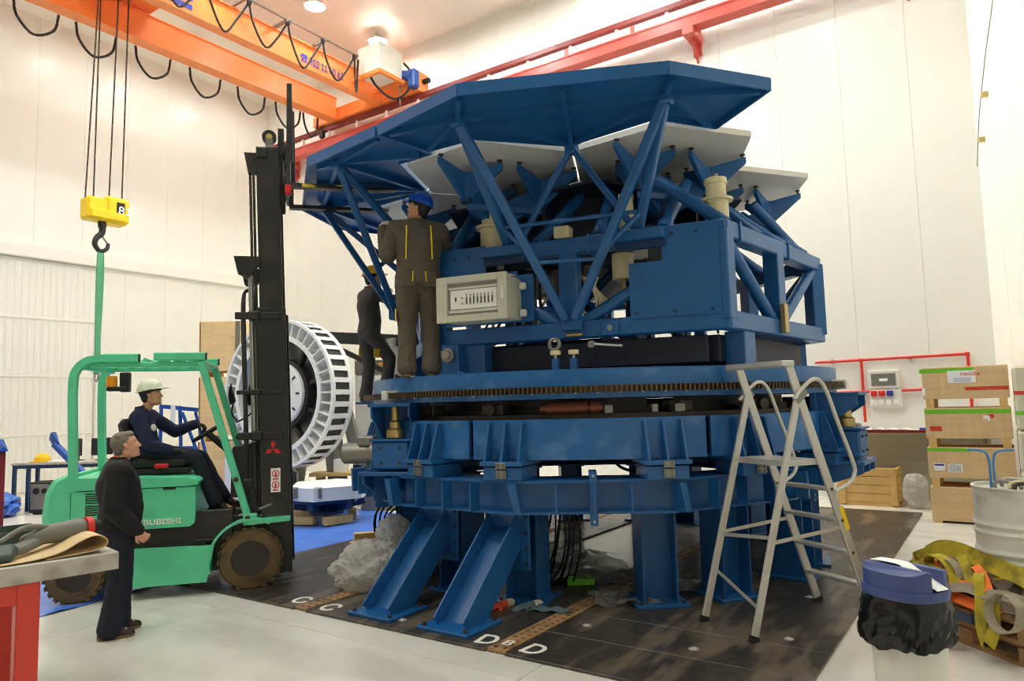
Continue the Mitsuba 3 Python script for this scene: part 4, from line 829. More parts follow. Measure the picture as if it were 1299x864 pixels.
# emblem and stickers on the mast
def diamond(a, r=.05):
    c = V(math.cos(a), math.sin(a)) * r * .98; u = V(math.cos(a), math.sin(a)) * r * .98; w = V(-math.sin(a), math.cos(a)) * r * .56
    return prism([c - u, c + w, c + u, c - w], 0, .003)
em = cat([diamond(math.pi / 2 + k * 2 * math.pi / 3) for k in range(3)])
fp('emblem', at(em, axes(mst(.245, .164, 1.47), (1, 0, .0), (-LEAN, 0, 1))), 'mat_print_red', False)
st = fp('warning_sticker', at(prism([(-.05, -.13), (.05, -.13), (.05, .13), (-.05, .13)], 0, .002), axes(mst(.265, .165, 1.13), (1, 0, 0), (-LEAN, 0, 1))), 'mat_paper', False)
for y in (-.06, .06):
    part(st, 'red_mark', at(at(cat([prism(Polygon(Point(0, y + .01).buffer(.04, 6).exterior.coords).difference(Point(0, y + .01).buffer(.03, 6)), 0, .002), prism([(-.03, y - .04), (.03, y - .04), (.03, y - .055), (-.03, y - .055)], 0, .002), prism([(-.012, y - .015), (.012, y - .015), (.008, y + .03), (-.008, y + .03)], 0, .002)]), axes(mst(.265, .1625, 1.13), (1, 0, 0), (-LEAN, 0, 1))), FM), 'mat_print_red', False)
fp('work_lamp', cat([at(lathe([(0, 0), (.1, 0), (.12, .03), (.12, .05), (.06, .12), (0, .12)], None, 20), zrot((.33, 1.02, 1.08), (1, -.2, 0)))]), 'mat_dull_steel')

# ---------------------------------------------------------------- people
_ICO = trimesh.creation.icosphere(subdivisions=2).vertices
def ball(c, r):
    """points of a sphere (r a number) or of an ellipsoid given as (rx, ry, rz, frame 3x3)."""
    if not isinstance(r, tuple): return _ICO * r + V(*c)
    return (_ICO * V(*r[:3])) @ np.asarray(r[3]).T + V(*c)
def mhull(*sets): return m3.Manifold.hull_points(np.vstack(sets).astype(np.float32))
def union(ms): return m3.Manifold.batch_boolean(ms, m3.OpType.Add)
def bone(a, ra, b, rb): return mhull(ball(a, ra), ball(b, rb))
def solid(ms, edge=.02, it=8, wr=0.0, wf=18.0, seed=0):
    """union of hulls, refined, smoothed (Taubin) and lightly wrinkled."""
    from scipy import sparse
    m = union(ms) if isinstance(ms, list) else ms
    g = m.refine_to_length(edge).to_mesh(); v = np.array(g.vert_properties[:, :3], float); f = np.array(g.tri_verts)
    c = v.mean(0); key = np.round((v - c) / 2e-5).astype(np.int64); _, first, inv = np.unique(key, axis=0, return_index=True, return_inverse=True)
    v, f = v[first] - c, inv.reshape(-1)[f]
    f = f[(f[:, 0] != f[:, 1]) & (f[:, 1] != f[:, 2]) & (f[:, 0] != f[:, 2])]
    used, f = np.unique(f, return_inverse=True); f = f.reshape(-1, 3); v = v[used]
    e = np.vstack([f[:, [0, 1]], f[:, [1, 2]], f[:, [2, 0]]]); e = np.vstack([e, e[:, ::-1]]); n = len(v)
    A = sparse.coo_matrix((np.ones(len(e)), (e[:, 0], e[:, 1])), (n, n)).tocsr(); A.data[:] = 1
    A = sparse.diags(1 / np.maximum(1, np.asarray(A.sum(1)).ravel())) @ A
    for _ in range(it):
        v = v + .5 * (A @ v - v); v = v - .52 * (A @ v - v)
    v = v + c
    if wr > 0:
        nn = np.array(trimesh.Trimesh(v, f, process=False).vertex_normals); d = meshkit.fbm(v * V(wf, wf, wf * .45), 3, seed) - .5
        v = v + nn * (d[:, None] * 2 * wr)
    return trimesh.Trimesh(v, f, process=False)
def unit(v): v = V(*v); return v / np.linalg.norm(v)
def hand(w, d, pn, side, curl, r=0.0, s=1.0, spread=.12, thumb=.5):
    """hulls of a hand: wrist w, finger direction d, palm normal pn, side +1 when the thumb lies along d x pn."""
    d = unit(d); pn = unit(V(*pn) - (V(*pn) @ d) * d); a = np.cross(d, pn) * side; ms = []
    K = [w + d * .085 * s + a * x * s for x in (.032, .011, -.010, -.030)]
    ms.append(mhull(ball(w + d * .008, .022 * s + r), *[ball(k - d * .004, .0115 * s + r) for k in K], ball(w + d * .045 * s + a * .026 * s + pn * .006, .016 * s + r), ball(w + d * .04 * s - a * .024 * s, .014 * s + r)))
    for k, (L, sp, rr) in zip(K, ((.040, .10, .0088), (.045, .03, .0092), (.041, -.04, .0088), (.032, -.12, .008))):
        f = unit(d + a * sp * spread * 8 * .5); p = k.copy(); ang = 0
        for j, sc in enumerate((1.0, .72, .55)):
            ang += curl * (.8, 1.0, .7)[j]
            q = p + (f * math.cos(ang) + pn * math.sin(ang)) * L * sc * s
            ms.append(bone(p, (rr - .0006 * j) * s + r, q, (rr - .0006 * (j + 1)) * s + r)); p = q
    b = w + d * .03 * s + a * .028 * s; f = unit(d * .75 + a * .75 + pn * .25); p = b
    for j, (L, rr) in enumerate(((.042, .0125), (.032, .0105), (.024, .0095))):
        g = unit(f * math.cos(thumb * j * .9) + unit(pn * .9 + d * .35 - a * .25) * math.sin(thumb * j * .9)); q = p + g * L * s
        ms.append(bone(p, rr * s + r, q, (rr - .001) * s + r)); p = q
    return ms
def head_frame(look, up):
    x = unit(look); z = unit(V(*up) - (V(*up) @ x) * x); y = np.cross(z, x); return np.stack([x, y, z], 1)
def head_hulls(c, F, s=1.0):
    """skull, jaw, nose, brow, lips, chin and ears around the head's centre c (F: columns front, left, up)."""
    P = lambda x, y, z: c + F @ V(x, y, z) * s
    E = lambda x, y, z, a, b, d: ball(P(x, y, z), (a * s, b * s, d * s, F))
    ms = [mhull(E(-.015, 0, .035, .098, .078, .092)),
          mhull(E(.03, 0, .035, .055, .066, .055), E(.033, 0, -.03, .049, .058, .05), E(.038, 0, -.075, .040, .044, .038), E(-.02, 0, .0, .05, .07, .08)),       # face
          mhull(E(.035, 0, -.085, .036, .038, .028), E(-.02, .045, -.05, .03, .022, .04), E(-.02, -.045, -.05, .03, .022, .04)), mhull(E(.064, 0, -.096, .016, .021, .015), E(.045, 0, -.08, .03, .036, .03)),
          mhull(E(.076, .028, .024, .011, .026, .009), E(.076, -.028, .024, .011, .026, .009)),                 # brow
          mhull(E(.080, 0, .014, .009, .008, .012), E(.099, 0, -.026, .010, .0095, .008), E(.085, .013, -.031, .008, .007, .008), E(.085, -.013, -.031, .008, .007, .008)),   # nose
          mhull(E(.074, .019, -.057, .009, .008, .005), E(.080, 0, -.054, .009, .012, .0055), E(.074, -.019, -.057, .009, .008, .005)),
          mhull(E(.072, .016, -.068, .009, .008, .0055), E(.077, 0, -.069, .009, .012, .006), E(.072, -.016, -.068, .009, .008, .0055)),
          mhull(E(.056, .038, -.02, .022, .02, .02)), mhull(E(.056, -.038, -.02, .022, .02, .02))]        # cheeks
    for sg in (1, -1):
        ms.append(mhull(E(-.012, .076 * sg, .012, .016, .008, .019), E(-.016, .083 * sg, .02, .014, .006, .012), E(-.006, .077 * sg, -.018, .008, .006, .009)))
    return ms
SKIN = srgb(214, 160, 128)
M_('skin', tex(SKIN, 0.06, 30.0, srgb(190, 120, 96), 0.25, 14.0), 0.5)
M_('eye_white', srgb(225, 222, 215), 0.2); M_('iris', srgb(50, 34, 24), 0.2)
M_('hair_grey', tex(srgb(112, 104, 94), 0.35, 60.0), 0.7); M_('hair_dark', tex(srgb(34, 28, 24), 0.3, 60.0), 0.7)
def face_parts(t, c, F, s, hair_mat=None, hair_top=True, hseed=0):
    P = lambda x, y, z: c + F @ V(x, y, z) * s
    for sg in (1, -1):
        e = part(t, 'eye', trimesh.Trimesh(*[(_ICO * .0115 * s + P(.0725, .031 * sg, .006)), trimesh.creation.icosphere(subdivisions=2).faces]), 'mat_eye_white', True)
        part(e, 'iris', trimesh.Trimesh(_ICO * .006 * s + P(.0788, .0315 * sg, .007), trimesh.creation.icosphere(subdivisions=2).faces), 'mat_iris', True)
        part(t, 'eyebrow', hullt(ball(P(.0865, .015 * sg, .027), .0035 * s), ball(P(.0835, .033 * sg, .032), .0038 * s), ball(P(.0745, .049 * sg, .027), .003 * s)), hair_mat or 'mat_hair_dark')
    if hair_mat and hair_top:
        E = lambda x, y, z, a, b, d: ball(P(x, y, z), (a * s, b * s, d * s, F))
        h = mhull(E(-.022, 0, .042, .098, .081, .091), E(-.06, 0, -.02, .05, .062, .05)) + mhull(E(.03, 0, .088, .05, .062, .034), E(-.04, 0, .09, .05, .07, .04))
        cut = mhull(E(.098, 0, -.055, .092, .12, .116)) + mhull(E(.03, 0, -.10, .075, .12, .075))
        part(t, 'hair', solid([h - cut], .012, 4, .004, 90, hseed), hair_mat, 50)
def hullt(*sets): return hull(np.vstack(sets))
def person(label, J, F, look_s=1.0, trousers='mat_navy_cloth', jacket='mat_black_cloth', shoe='mat_shoe', girth=1.0, sleeves='long', hands=None, gloves=None, hair='mat_hair_dark', hair_top=True, jac_r=.02, tro_r=.018, seed=1, shoe_dir=None, hem=0.0):
    """J: joints head, neck, chest, belly, pelvis and for l/r: sh, el, wr, hip, kn, an, toe (world points)."""
    J = {k: V(*v) for k, v in J.items()}; t = 'person'; i = 0
    while t in scene or t in labels: i += 1; t = 'person_%03d' % i
    c = J['head']; hd_ = head_hulls(c, F, look_s); g = girth
    side = unit(J['sh_l'] - J['sh_r']); up = unit(J['neck'] - J['pelvis']); fr_ = np.cross(side, up)
    B = np.stack([fr_, side, up], 1)
    tors = lambda r: [mhull(ball(J['chest'], (.115 * g + r, .165 * g + r, .13 + r, B)), ball(J['belly'], (.112 * g + r, .148 * g + r, .11 + r, B))), mhull(ball(J['belly'], (.112 * g + r, .148 * g + r, .11 + r, B)), ball(J['pelvis'], (.115 * g + r, .165 * g + r, .105 + r, B))),
                     mhull(ball(J['chest'] + up * .04, (.1 * g + r, .14 * g + r, .1 + r, B)), ball(J['sh_l'], .058 + r), ball(J['sh_r'], .058 + r), ball(J['neck'] - up * .03, .055 + r))]
    arm = lambda s, r, f=1.0: [bone(J['sh_' + s], .054 + r, J['el_' + s], .043 + r), bone(J['el_' + s], .042 + r, J['el_' + s] + (J['wr_' + s] - J['el_' + s]) * f, .042 + r - .014 * f)]
    leg = lambda s, r, f=1.0: [bone(J['hip_' + s], .085 * g + r, J['kn_' + s], .057 + r), bone(J['kn_' + s], .056 + r, J['kn_' + s] + (J['an_' + s] - J['kn_' + s]) * .35, .055 + r), bone(J['kn_' + s] + (J['an_' + s] - J['kn_' + s]) * .35, .055 + r, J['kn_' + s] + (J['an_' + s] - J['kn_' + s]) * f, .055 + r - .018 * f)]
    body = hd_ + [bone(J['neck'] - up * .03, .056, c + F @ V(-.025, 0, -.06) * look_s, .052)] + tors(0)
    for s in 'lr':
        body += arm(s, 0) + leg(s, 0) + [bone(J['an_' + s], .035, J['toe_' + s] + V(0, 0, .03), .03)]
        w, d, pn, sd, cu = hands[s][:5]; body += hand(J['wr_' + s], d, pn, sd, cu, thumb=hands[s][5] if len(hands[s]) > 5 else .5)
    scene[t] = mikit.ply(solid(body, .009, 3), 'mat_skin', smooth=60); labels[t] = {'label': label, 'category': 'person'}
    face_parts(t, c, F, look_s, hair, hair_top, seed)
    # jacket and trousers over the body
    jm = tors(jac_r)
    for s in 'lr': jm += arm(s, jac_r, .95 if sleeves == 'long' else .12)
    jk = union(jm)
    hemz = J['pelvis'] - up * (.07 + hem)
    jk = jk.split_by_plane(up.tolist(), float(up @ hemz))[0]
    jk = jk.split_by_plane((-up).tolist(), float(-up @ (J['neck'] + up * .035)))[0]
    j = part(t, 'jacket' if sleeves == 'long' else 'shirt', solid(jk, .014, 5, .007, 16, seed), jacket, 50)
    part(t, 'collar', solid([bone(J['neck'] - up * .05, .066 + jac_r * .6, J['neck'] + up * .03, .060 + jac_r * .3).split_by_plane((-up).tolist(), float(-up @ (J['neck'] + up * .05)))[0]], .012, 3), jacket, 50)
    tmh = [mhull(ball(J['pelvis'] + up * .02, (.112 * g + tro_r, .160 * g + tro_r, .10 + tro_r, B)), ball(J['hip_l'] + 0, .088 * g + tro_r), ball(J['hip_r'], .088 * g + tro_r))]
    for s in 'lr': tmh += leg(s, tro_r, .97) + [bone(J['kn_' + s] + (J['an_' + s] - J['kn_' + s]) * .6, .055 + tro_r, J['kn_' + s] + (J['an_' + s] - J['kn_' + s]) * 1.0, .062 + tro_r)]
    part(t, 'trousers', solid(tmh, .014, 5, .008, 14, seed + 5), trousers, 50)
    for s in 'lr':
        a, o = J['an_' + s], J['toe_' + s]; dirn = unit(V(o[0] - a[0], o[1] - a[1], 0) + 1e-9)
        heel = V(a[0], a[1], o[2]) - dirn * .05
        zt = V(0, 0, 1.0)
        sh_ = mhull(ball(heel + zt * .04, .042), ball(o + zt * .034 - dirn * .03, .04), ball(o + zt * .03, .032)) + bone(a, .05, heel + dirn * .05 + zt * .05, .05) + bone(a + dirn * .015, .046, o - dirn * .06 + zt * .04, .042)
        sh_ = sh_.split_by_plane([0, 0, 1], float(o[2] + .004))[0]
        sh = part(t, 'shoe', solid([sh_], .012, 3), shoe, 50)
        pl = [heel + zt * 0, o]
        part(sh, 'sole', solid([mhull(ball(heel + zt * .03, .046), ball(o + zt * .03 - dirn * .03, .045), ball(o + zt * .03, .036)).split_by_plane([0, 0, -1], float(-(o[2] + .024)))[0].split_by_plane([0, 0, 1], float(o[2]))[0]], .012, 1), 'mat_sole', 40)
        if gloves: 
            w, d, pn, sd, cu = hands[s][:5]
            part(t, 'glove', solid(hand(J['wr_' + s], d, pn, sd, cu, .004, thumb=hands[s][5] if len(hands[s]) > 5 else .5) + [bone(J['wr_' + s], .032, J['wr_' + s] - unit(d) * .03, .034)], .006, 3), gloves, 50)
    return t
def helmet(t, c, F, mat, s=1.0):
    """hard hat: ridged shell with a peak, band inside."""
    def dome(u, v):
        a = 2 * math.pi * u; b = v * math.pi / 2 * 1.02
        r = math.cos(b); x, y, z = .128 * r * math.cos(a), .108 * r * math.sin(a), .118 * math.sin(b)
        return V(x, y, z)
    n, k = 40, 12; v = []; f = []
    for j in range(k + 1):
        for i in range(n):
            p = dome(i / n, j / k); ridge = .006 * math.exp(-(p[1] / .018) ** 2) * (p[2] > .03)
            v.append(p + V(0, 0, ridge))
    for j in range(k):
        for i in range(n):
            a, b = j * n + i, j * n + (i + 1) % n; f += [[a, b, b + n], [a, b + n, a + n]]
    outer = np.array(v); inner = outer * .965 - V(0, 0, .001); N = len(v)
    f2 = [[N + c_, N + b_, N + a_] for a_, b_, c_ in f]
    rim = []
    for i in range(n): a, b = i, (i + 1) % n; rim += [[a, N + a, b], [b, N + a, N + b]]
    shell = tm(np.vstack([outer, inner]), f + f2 + rim)
    brim = []
    def peak(u, v_):
        a = (u - .5) * 2 * math.pi; ext = .012 + .055 * max(0, math.cos(a)) ** 3
        return V((.126 + ext * v_) * math.cos(a), (.106 + (.012) * v_) * math.sin(a), .002 - .018 * v_ * max(0, math.cos(a)) ** 2)
    br = sheet(peak, 41, 4, .004)
    M = np.eye(4); M[:3, :3] = F * s; M[:3, 3] = c + F @ V(-.008, 0, .062) * s
    h = part(t, 'helmet', at(shell, M), mat, 50)
    part(h, 'brim', at(br, M), mat, 50)
    part(h, 'head_band', at(at(lathe([(.98, -.02), (1.0, -.02), (1.0, .02), (.98, .02), (.98, -.02)], None, 28), np.diag([.112, .092, 1.0, 1.0])), M), 'mat_black_rubber', 40)
    return h
M_('black_cloth', tex(srgb(20, 19, 20), 0.25, 30.0), 0.85, sheen=0.3); M_('navy_cloth', tex(srgb(22, 27, 42), 0.2, 24.0), 0.85)
M_('navy_jumper', tex(srgb(26, 34, 66), 0.18, 26.0), 0.85); M_('work_grey', tex(srgb(84, 77, 66), 0.16, 22.0), 0.85); M_('work_dark', tex(srgb(76, 70, 66), 0.16, 22.0), 0.85)
M_('shoe', tex(srgb(44, 36, 28), 0.2, 20.0), 0.5); M_('sole', srgb(120, 100, 66), 0.7)
M_('helmet_white', srgb(238, 234, 214), 0.3); M_('helmet_blue', srgb(20, 84, 200), 0.28); M_('helmet_yellow', srgb(240, 196, 20), 0.3)
M_('glove_white', tex(srgb(206, 198, 176), 0.12, 40.0), 0.85); M_('glove_dark', tex(srgb(40, 36, 34), 0.2, 40.0), 0.8)

# -- man standing in front of the truck, in profile, looking up to the right
def frame2(dirx, diry):
    d = unit((dirx, diry, 0)); return d, V(-d[1], d[0], 0), V(0, 0, 1)
f, l, u = frame2(.40, .92); O = V(-6.44, 3.25, 0)
W = lambda a, b, c: O + f * a + l * b + u * c
FH1 = head_frame(f + u * .28, u - f * .28)
person('man in black jacket and dark trousers standing on the floor beside the green truck', dict(
    head=W(.045, 0, 1.615), neck=W(-.01, 0, 1.47), chest=W(-.015, 0, 1.27), belly=W(.02, 0, 1.08), pelvis=W(-.01, 0, .93),
    sh_l=W(-.03, .19, 1.40), sh_r=W(-.03, -.19, 1.40), el_l=W(-.05, .26, 1.12), el_r=W(-.06, -.255, 1.11), wr_l=W(.06, .25, .90), wr_r=W(.12, -.20, .89),
    hip_l=W(-.01, .09, .88), hip_r=W(-.01, -.09, .88), kn_l=W(.035, .10, .49), kn_r=W(.0, -.10, .49), an_l=W(.02, .11, .09), an_r=W(-.06, -.10, .09), toe_l=W(.17, .13, .0), toe_r=W(.10, -.11, .0)),
    FH1, 1.03, jac_r=.044, tro_r=.036, girth=1.14, hair='mat_hair_grey', seed=3, hem=.0,
    hands=dict(l=(0, V(*(f * .55 - u * .85)), -l, 1, .75, .7), r=(0, V(*(f * .7 - u * .7)), V(*(l * .8 + f * .2)), -1, .85, .7)))

# -- driver on the seat of the truck, white helmet, left hand on the wheel
f = FM[:3, 0]; l = FM[:3, 1]; O = fl(0, .57, 0)
W = lambda a, b, c: O + f * a + l * b + u * c
FH2 = head_frame(f + u * .22, u - f * .22)
t = person('driver in navy clothes and white helmet sitting on the green truck holding its steering wheel', dict(
    head=W(-1.10, 0, 2.09), neck=W(-1.20, 0, 1.93), chest=W(-1.20, 0, 1.74), belly=W(-1.16, 0, 1.58), pelvis=W(-1.13, 0, 1.47),
    sh_l=W(-1.15, .20, 1.86), sh_r=W(-1.20, -.20, 1.85), el_l=W(-.90, .26, 1.68), el_r=W(-1.06, -.28, 1.56), wr_l=W(-.67, .20, 1.76), wr_r=W(-.86, -.22, 1.49),
    hip_l=W(-1.05, .10, 1.45), hip_r=W(-1.05, -.10, 1.45), kn_l=W(-.60, .15, 1.38), kn_r=W(-.61, -.17, 1.39), an_l=W(-.36, .12, .93), an_r=W(-.40, -.17, .90), toe_l=W(-.19, .12, .80), toe_r=W(-.22, -.18, .775)),
    FH2, 1.03, jacket='mat_navy_jumper', trousers='mat_navy_cloth', gloves='mat_glove_dark', jac_r=.026, tro_r=.02, hair='mat_hair_dark', seed=9,
    hands=dict(l=(0, V(*(f * .75 - u * .2 - l * .2)), V(*(-u * .9 + f * -.2)), -1, .9, .6), r=(0, V(*(f * .95 - u * .1 + l * .15)), -u, 1, .35, .4)))
helmet(t, W(-1.10, 0, 2.09), FH2, 'mat_helmet_white', 1.06)
part(t, 'chest_badge', at(lathe([(0, 0), (.04, 0), (.04, .004), (0, .004)], None, 18), zrot(W(-1.06, -.09, 1.74), f * .85 - l * .5 + u * .1)), 'mat_paper')

# -- worker with the blue helmet on the turntable edge, back to the hall, left hand on the strut
f, l, u = frame2(-.70, .71); O = V(-5.02, 5.60, 2.207)
k_ = 1.085
W = lambda a, b, c: O + (f * a + l * b + u * c) * k_
FH3 = head_frame(f * .35 + l * .9 + u * .38, u - l * .28 - f * .12)
t = person('worker in blue helmet and grey overalls with yellow piping standing on the turntable edge', dict(
    head=W(.02, .0, 1.655), neck=W(-.03, 0, 1.50), chest=W(-.04, 0, 1.29), belly=W(-.01, 0, 1.09), pelvis=W(-.02, 0, .95),
    sh_l=W(-.03, .21, 1.44), sh_r=W(-.02, -.21, 1.42), el_l=V(-5.24, 5.36, 3.50), el_r=W(.22, -.29, 1.26), wr_l=V(-5.36, 5.44, 3.80), wr_r=W(.42, -.15, 1.42),
    hip_l=W(-.02, .095, .90), hip_r=W(-.02, -.095, .90), kn_l=W(.02, .115, .49), kn_r=W(.02, -.115, .49), an_l=W(-.03, .12, .09), an_r=W(-.03, -.11, .09), toe_l=W(.13, .14, .0), toe_r=W(.13, -.13, .0)),
    FH3, 1.08, jacket='mat_work_grey', trousers='mat_work_grey', gloves='mat_glove_white', jac_r=.048, tro_r=.042, girth=1.22, hair='mat_hair_dark', seed=17, hem=.03,
    hands=dict(l=(0, V(*(u * .9 + f * .2 - l * .1)), V(*(f * .8 - l * .4)), 1, .95, .7), r=(0, V(*(f * .9 + u * .4)), V(*(l * .5 + u * -.6)), -1, .8, .6)))
helmet(t, W(.02, 0, 1.655), FH3, 'mat_helmet_blue', 1.12)
for sg in (1, -1):
    part(t, 'yellow_piping', cable([W(-.175, .115 * sg, 1.45), W(-.205, .12 * sg, 1.3), W(-.185, .125 * sg, 1.12)], .007, 6, 6), 'mat_yellow')
    part(t, 'pocket', at(box((0, 0, 0), (.035, .15, .17), .012), np.block([[np.stack([f, l, u], 1), W(-.175, .10 * sg, .93)[:, None]], [V(0, 0, 0, 1)[None]]])), 'mat_work_grey', 40)
    part(t, 'yellow_piping', cable([W(-.198, .06 * sg, 1.0), W(-.198, .065 * sg, .9)], .006, 6, 3), 'mat_yellow')
    part(t, 'yellow_patch', at(box((0, 0, 0), (.1, .012, .13), .004), np.block([[np.stack([f, l, u], 1), W(-.01, .225 * sg, .60)[:, None]], [V(0, 0, 0, 1)[None]]])), 'mat_yellow', 40)

# -- worker with the yellow helmet behind, arms raised to a strut
f, l, u = frame2(.35, .94); O = V(-7.13, 6.95, 1.977)
k_ = 1.05
W = lambda a, b, c: O + (f * a + l * b + u * c) * k_
FH4 = head_frame(f * .9 - l * .35 + u * .12, u)
t = person('worker in dark overalls and yellow helmet beyond, raising both arms to a strut', dict(
    head=W(.05, -.01, 1.615), neck=W(-.01, 0, 1.47), chest=W(-.03, 0, 1.26), belly=W(.0, 0, 1.07), pelvis=W(-.02, 0, .93),
    sh_l=W(-.01, .19, 1.41), sh_r=W(.0, -.19, 1.40), el_l=W(.06, .30, 1.20), el_r=W(.22, -.28, 1.30), wr_l=W(.24, .12, 1.46), wr_r=W(.36, -.16, 1.50),
    hip_l=W(-.02, .09, .88), hip_r=W(-.02, -.09, .88), kn_l=W(.03, .11, .48), kn_r=W(.20, -.16, .56), an_l=W(-.02, .11, .09), an_r=W(.14, -.18, .20), toe_l=W(.13, .13, .0), toe_r=W(.29, -.20, .10)),
    FH4, 1.09, jacket='mat_work_dark', trousers='mat_work_dark', sleeves='short', jac_r=.032, tro_r=.03, hair='mat_hair_dark', seed=23,
    hands=dict(l=(0, V(*(f * .6 + u * .7 - l * .2)), V(*(f * .5 - l * .6)), 1, .8, .6), r=(0, V(*(f * .5 + u * .75)), V(*(l * .6 + f * .4)), -1, .8, .6)))
helmet(t, W(.05, -.01, 1.615), FH4, 'mat_helmet_yellow', 1.12)
part(t, 'yellow_patch', at(box((0, 0, 0), (.09, .012, .12), .004), np.block([[np.stack([f, l, u], 1), W(.0, -.2, .62)[:, None]], [V(0, 0, 0, 1)[None]]])), 'mat_yellow', 40)
part(t, 'yellow_patch', at(box((0, 0, 0), (.09, .012, .12), .004), np.block([[np.stack([f, l, u], 1), W(-.06, .145, .66)[:, None]], [V(0, 0, 0, 1)[None]]])), 'mat_yellow', 40)

# ---------------------------------------------------------------- floor coverings and the left side
M_('tarp', tex(srgb(78, 122, 212), 0.10, 3.0), 0.27, spec=0.6)
def tarp_pts(u, v):
    x = -13.2 + 5.45 * u; y = 2.2 + 7.2 * v
    x += (u > .9) * .12 * math.sin(y * 2.1) + .1 * math.sin(3.1 * v * 6) * u; y += .15 * math.sin(x * 1.7) * (1 - v)
    return x, y
tn = 150; uu, vv = np.meshgrid(np.linspace(0, 1, tn), np.linspace(0, 1, tn), indexing='ij')
TP = np.array([tarp_pts(a, b) for a, b in zip(uu.ravel(), vv.ravel())])
zz = meshkit.fbm(np.column_stack([TP * V(1.5, 3.2), TP[:, 0] * 0]), 4, 3); rid = np.abs(zz - .5) * 2
zt = .003 + .030 * np.clip(.35 - rid, 0, 1) ** 1.2 * 2 + .008 * meshkit.fbm(np.column_stack([TP * 6, TP[:, 0] * 0]), 3, 5)
P3 = np.column_stack([TP, zt]).reshape(tn, tn, 3)
def grid_sheet(P, t):
    nu, nv = P.shape[:2]; it = iter(range(10 ** 9)); return sheet(lambda a, b: P[min(nu - 1, int(round(a * (nu - 1)))), min(nv - 1, int(round(b * (nv - 1))))], nu, nv, t)
add('tarpaulin', grid_sheet(P3, .002), 'mat_tarp', 40, 'blue plastic tarpaulin spread on the floor under the truck', 'tarpaulin')
# crumpled end of the tarpaulin by the table
def blob(c, r, amp, f, seed, sub=4, flat=0.0, power=1.0):
    m = trimesh.creation.icosphere(subdivisions=sub); v = np.array(m.vertices)
    d = np.abs(meshkit.fbm(v * f, 4, seed) - .5) * 2; d2 = meshkit.fbm(v * f * .45 + 7, 3, seed + 1) - .5
    v = v * (1 + amp * (d2 * 1.6 - d * .9))[:, None] * V(*r) + V(*c)
    v[:, 2] = np.maximum(v[:, 2], flat)
    return tm(v, m.faces)
add('plastic_bundle', blob((-16.3, 5.7, .2), (.9, .5, .28), .35, 3.2, 4, 4, .004), 'mat_tarp', 40, 'crumpled bundle of blue plastic on the floor beside the table at left', 'plastic sheet')

# red workbench with a grey slab
M_('bench_red', tex(srgb(204, 58, 44), 0.06, 4.0), 0.4)
M_('slab', tex(srgb(178, 174, 164), 0.12, 9.0, srgb(120, 110, 100), 0.5, 5.0), 0.5)
BO = V(-5.10, 2.58, 0); bd_ = unit((-.19, -.98, 0)); bp = V(-bd_[1], bd_[0], 0); bp = bp if bp[0] < 0 else -bp
BM = np.eye(4); BM[:3, 0], BM[:3, 1], BM[:3, 3] = bd_, bp, BO
if np.linalg.det(BM[:3, :3]) < 0: BM[:3, 2] = (0, 0, -1); BZ = -1
else: BZ = 1
def bn(m): 
    m = at(m, BM); 
    return m
wb = thing('workbench', 'red steel workbench with a grey slab top at the left edge of the photo', 'workbench')
def Bx(u0, u1, v0, v1, z0, z1, b=0.0): return bn(bx(u0, u1, v0, v1, *( (z0, z1) if BZ > 0 else (-z1, -z0)), b))
part(wb, 'top', Bx(0, 2.2, 0, .8, .835, .952, .006), 'mat_slab', False)
part(wb, 'frame_rail', Bx(.52, 2.1, .05, .15, .70, .835, .006), 'mat_bench_red', False)
part(wb, 'frame_rail', Bx(.52, 2.1, .65, .75, .70, .835, .006), 'mat_bench_red', False)
part(wb, 'frame_rail', Bx(.45, .57, .05, .75, .72, .835, .006), 'mat_bench_red', False)
for u, v in ((.45, .04), (.45, .64), (1.95, .04), (1.95, .64)): part(wb, 'leg', Bx(u, u + .13, v, v + .12, 0, .835, .008), 'mat_bench_red', False)
def bpt(u, v, z): return (BM @ V(u, v, z * BZ, 1))[:3]
M_('cardboard', tex(srgb(196, 172, 130), 0.08, 8.0), 0.8)
prof = smooth_path([(1.5, .962), (1.0, .962), (.66, .963), (.46, .972), (.33, 1.0), (.22, 1.055), (.14, 1.075), (.08, 1.055), (.065, 1.01), (.12, .98), (.24, .968), (.42, .960)], 6)
def sheet_curl(a, b):
    k = a * (len(prof) - 1); i = min(int(k), len(prof) - 2); q = prof[i] * (1 - k + i) + prof[i + 1] * (k - i); return bpt(q[0], .04 + .55 * b, q[1])
add('cardboard_sheet', sheet(sheet_curl, 70, 3, .006), 'mat_cardboard', 40, 'brown cardboard sheet curled over on top of the red workbench', 'cardboard')
M_('tool_grey', tex(srgb(112, 112, 104), 0.1, 14.0), 0.5); M_('tool_case', tex(srgb(58, 74, 68), 0.1, 10.0), 0.5)
def Bp(p, rr): return ball(bpt(*p), rr)
pt = thing('power_tool', 'grey power tool with a red ring lying on the cardboard on the workbench', 'power tool')
part(pt, 'body', solid([mhull(Bp((.17, .36, 1.09), .075), Bp((.34, .34, 1.085), .066)), mhull(Bp((.34, .34, 1.085), .066), Bp((.48, .33, 1.06), .045)), mhull(Bp((.40, .33, 1.05), .035), Bp((.52, .24, 1.02), .034), Bp((.62, .2, 1.015), .036))], .014, 5), 'mat_tool_grey', 50)
part(pt, 'battery', solid([mhull(Bp((.60, .2, 1.02), .05), Bp((.78, .18, 1.02), .052), Bp((.62, .12, .998), .034), Bp((.78, .1, .998), .034))], .014, 4), 'mat_tool_case', 50)
part(pt, 'red_ring', rod(bpt(.085, .365, 1.09), bpt(.125, .362, 1.09), .078, 24), 'mat_print_red')
part(pt, 'nose', rod(bpt(.03, .37, 1.09), bpt(.085, .365, 1.09), .045, 18, .06), 'mat_black_rubber')
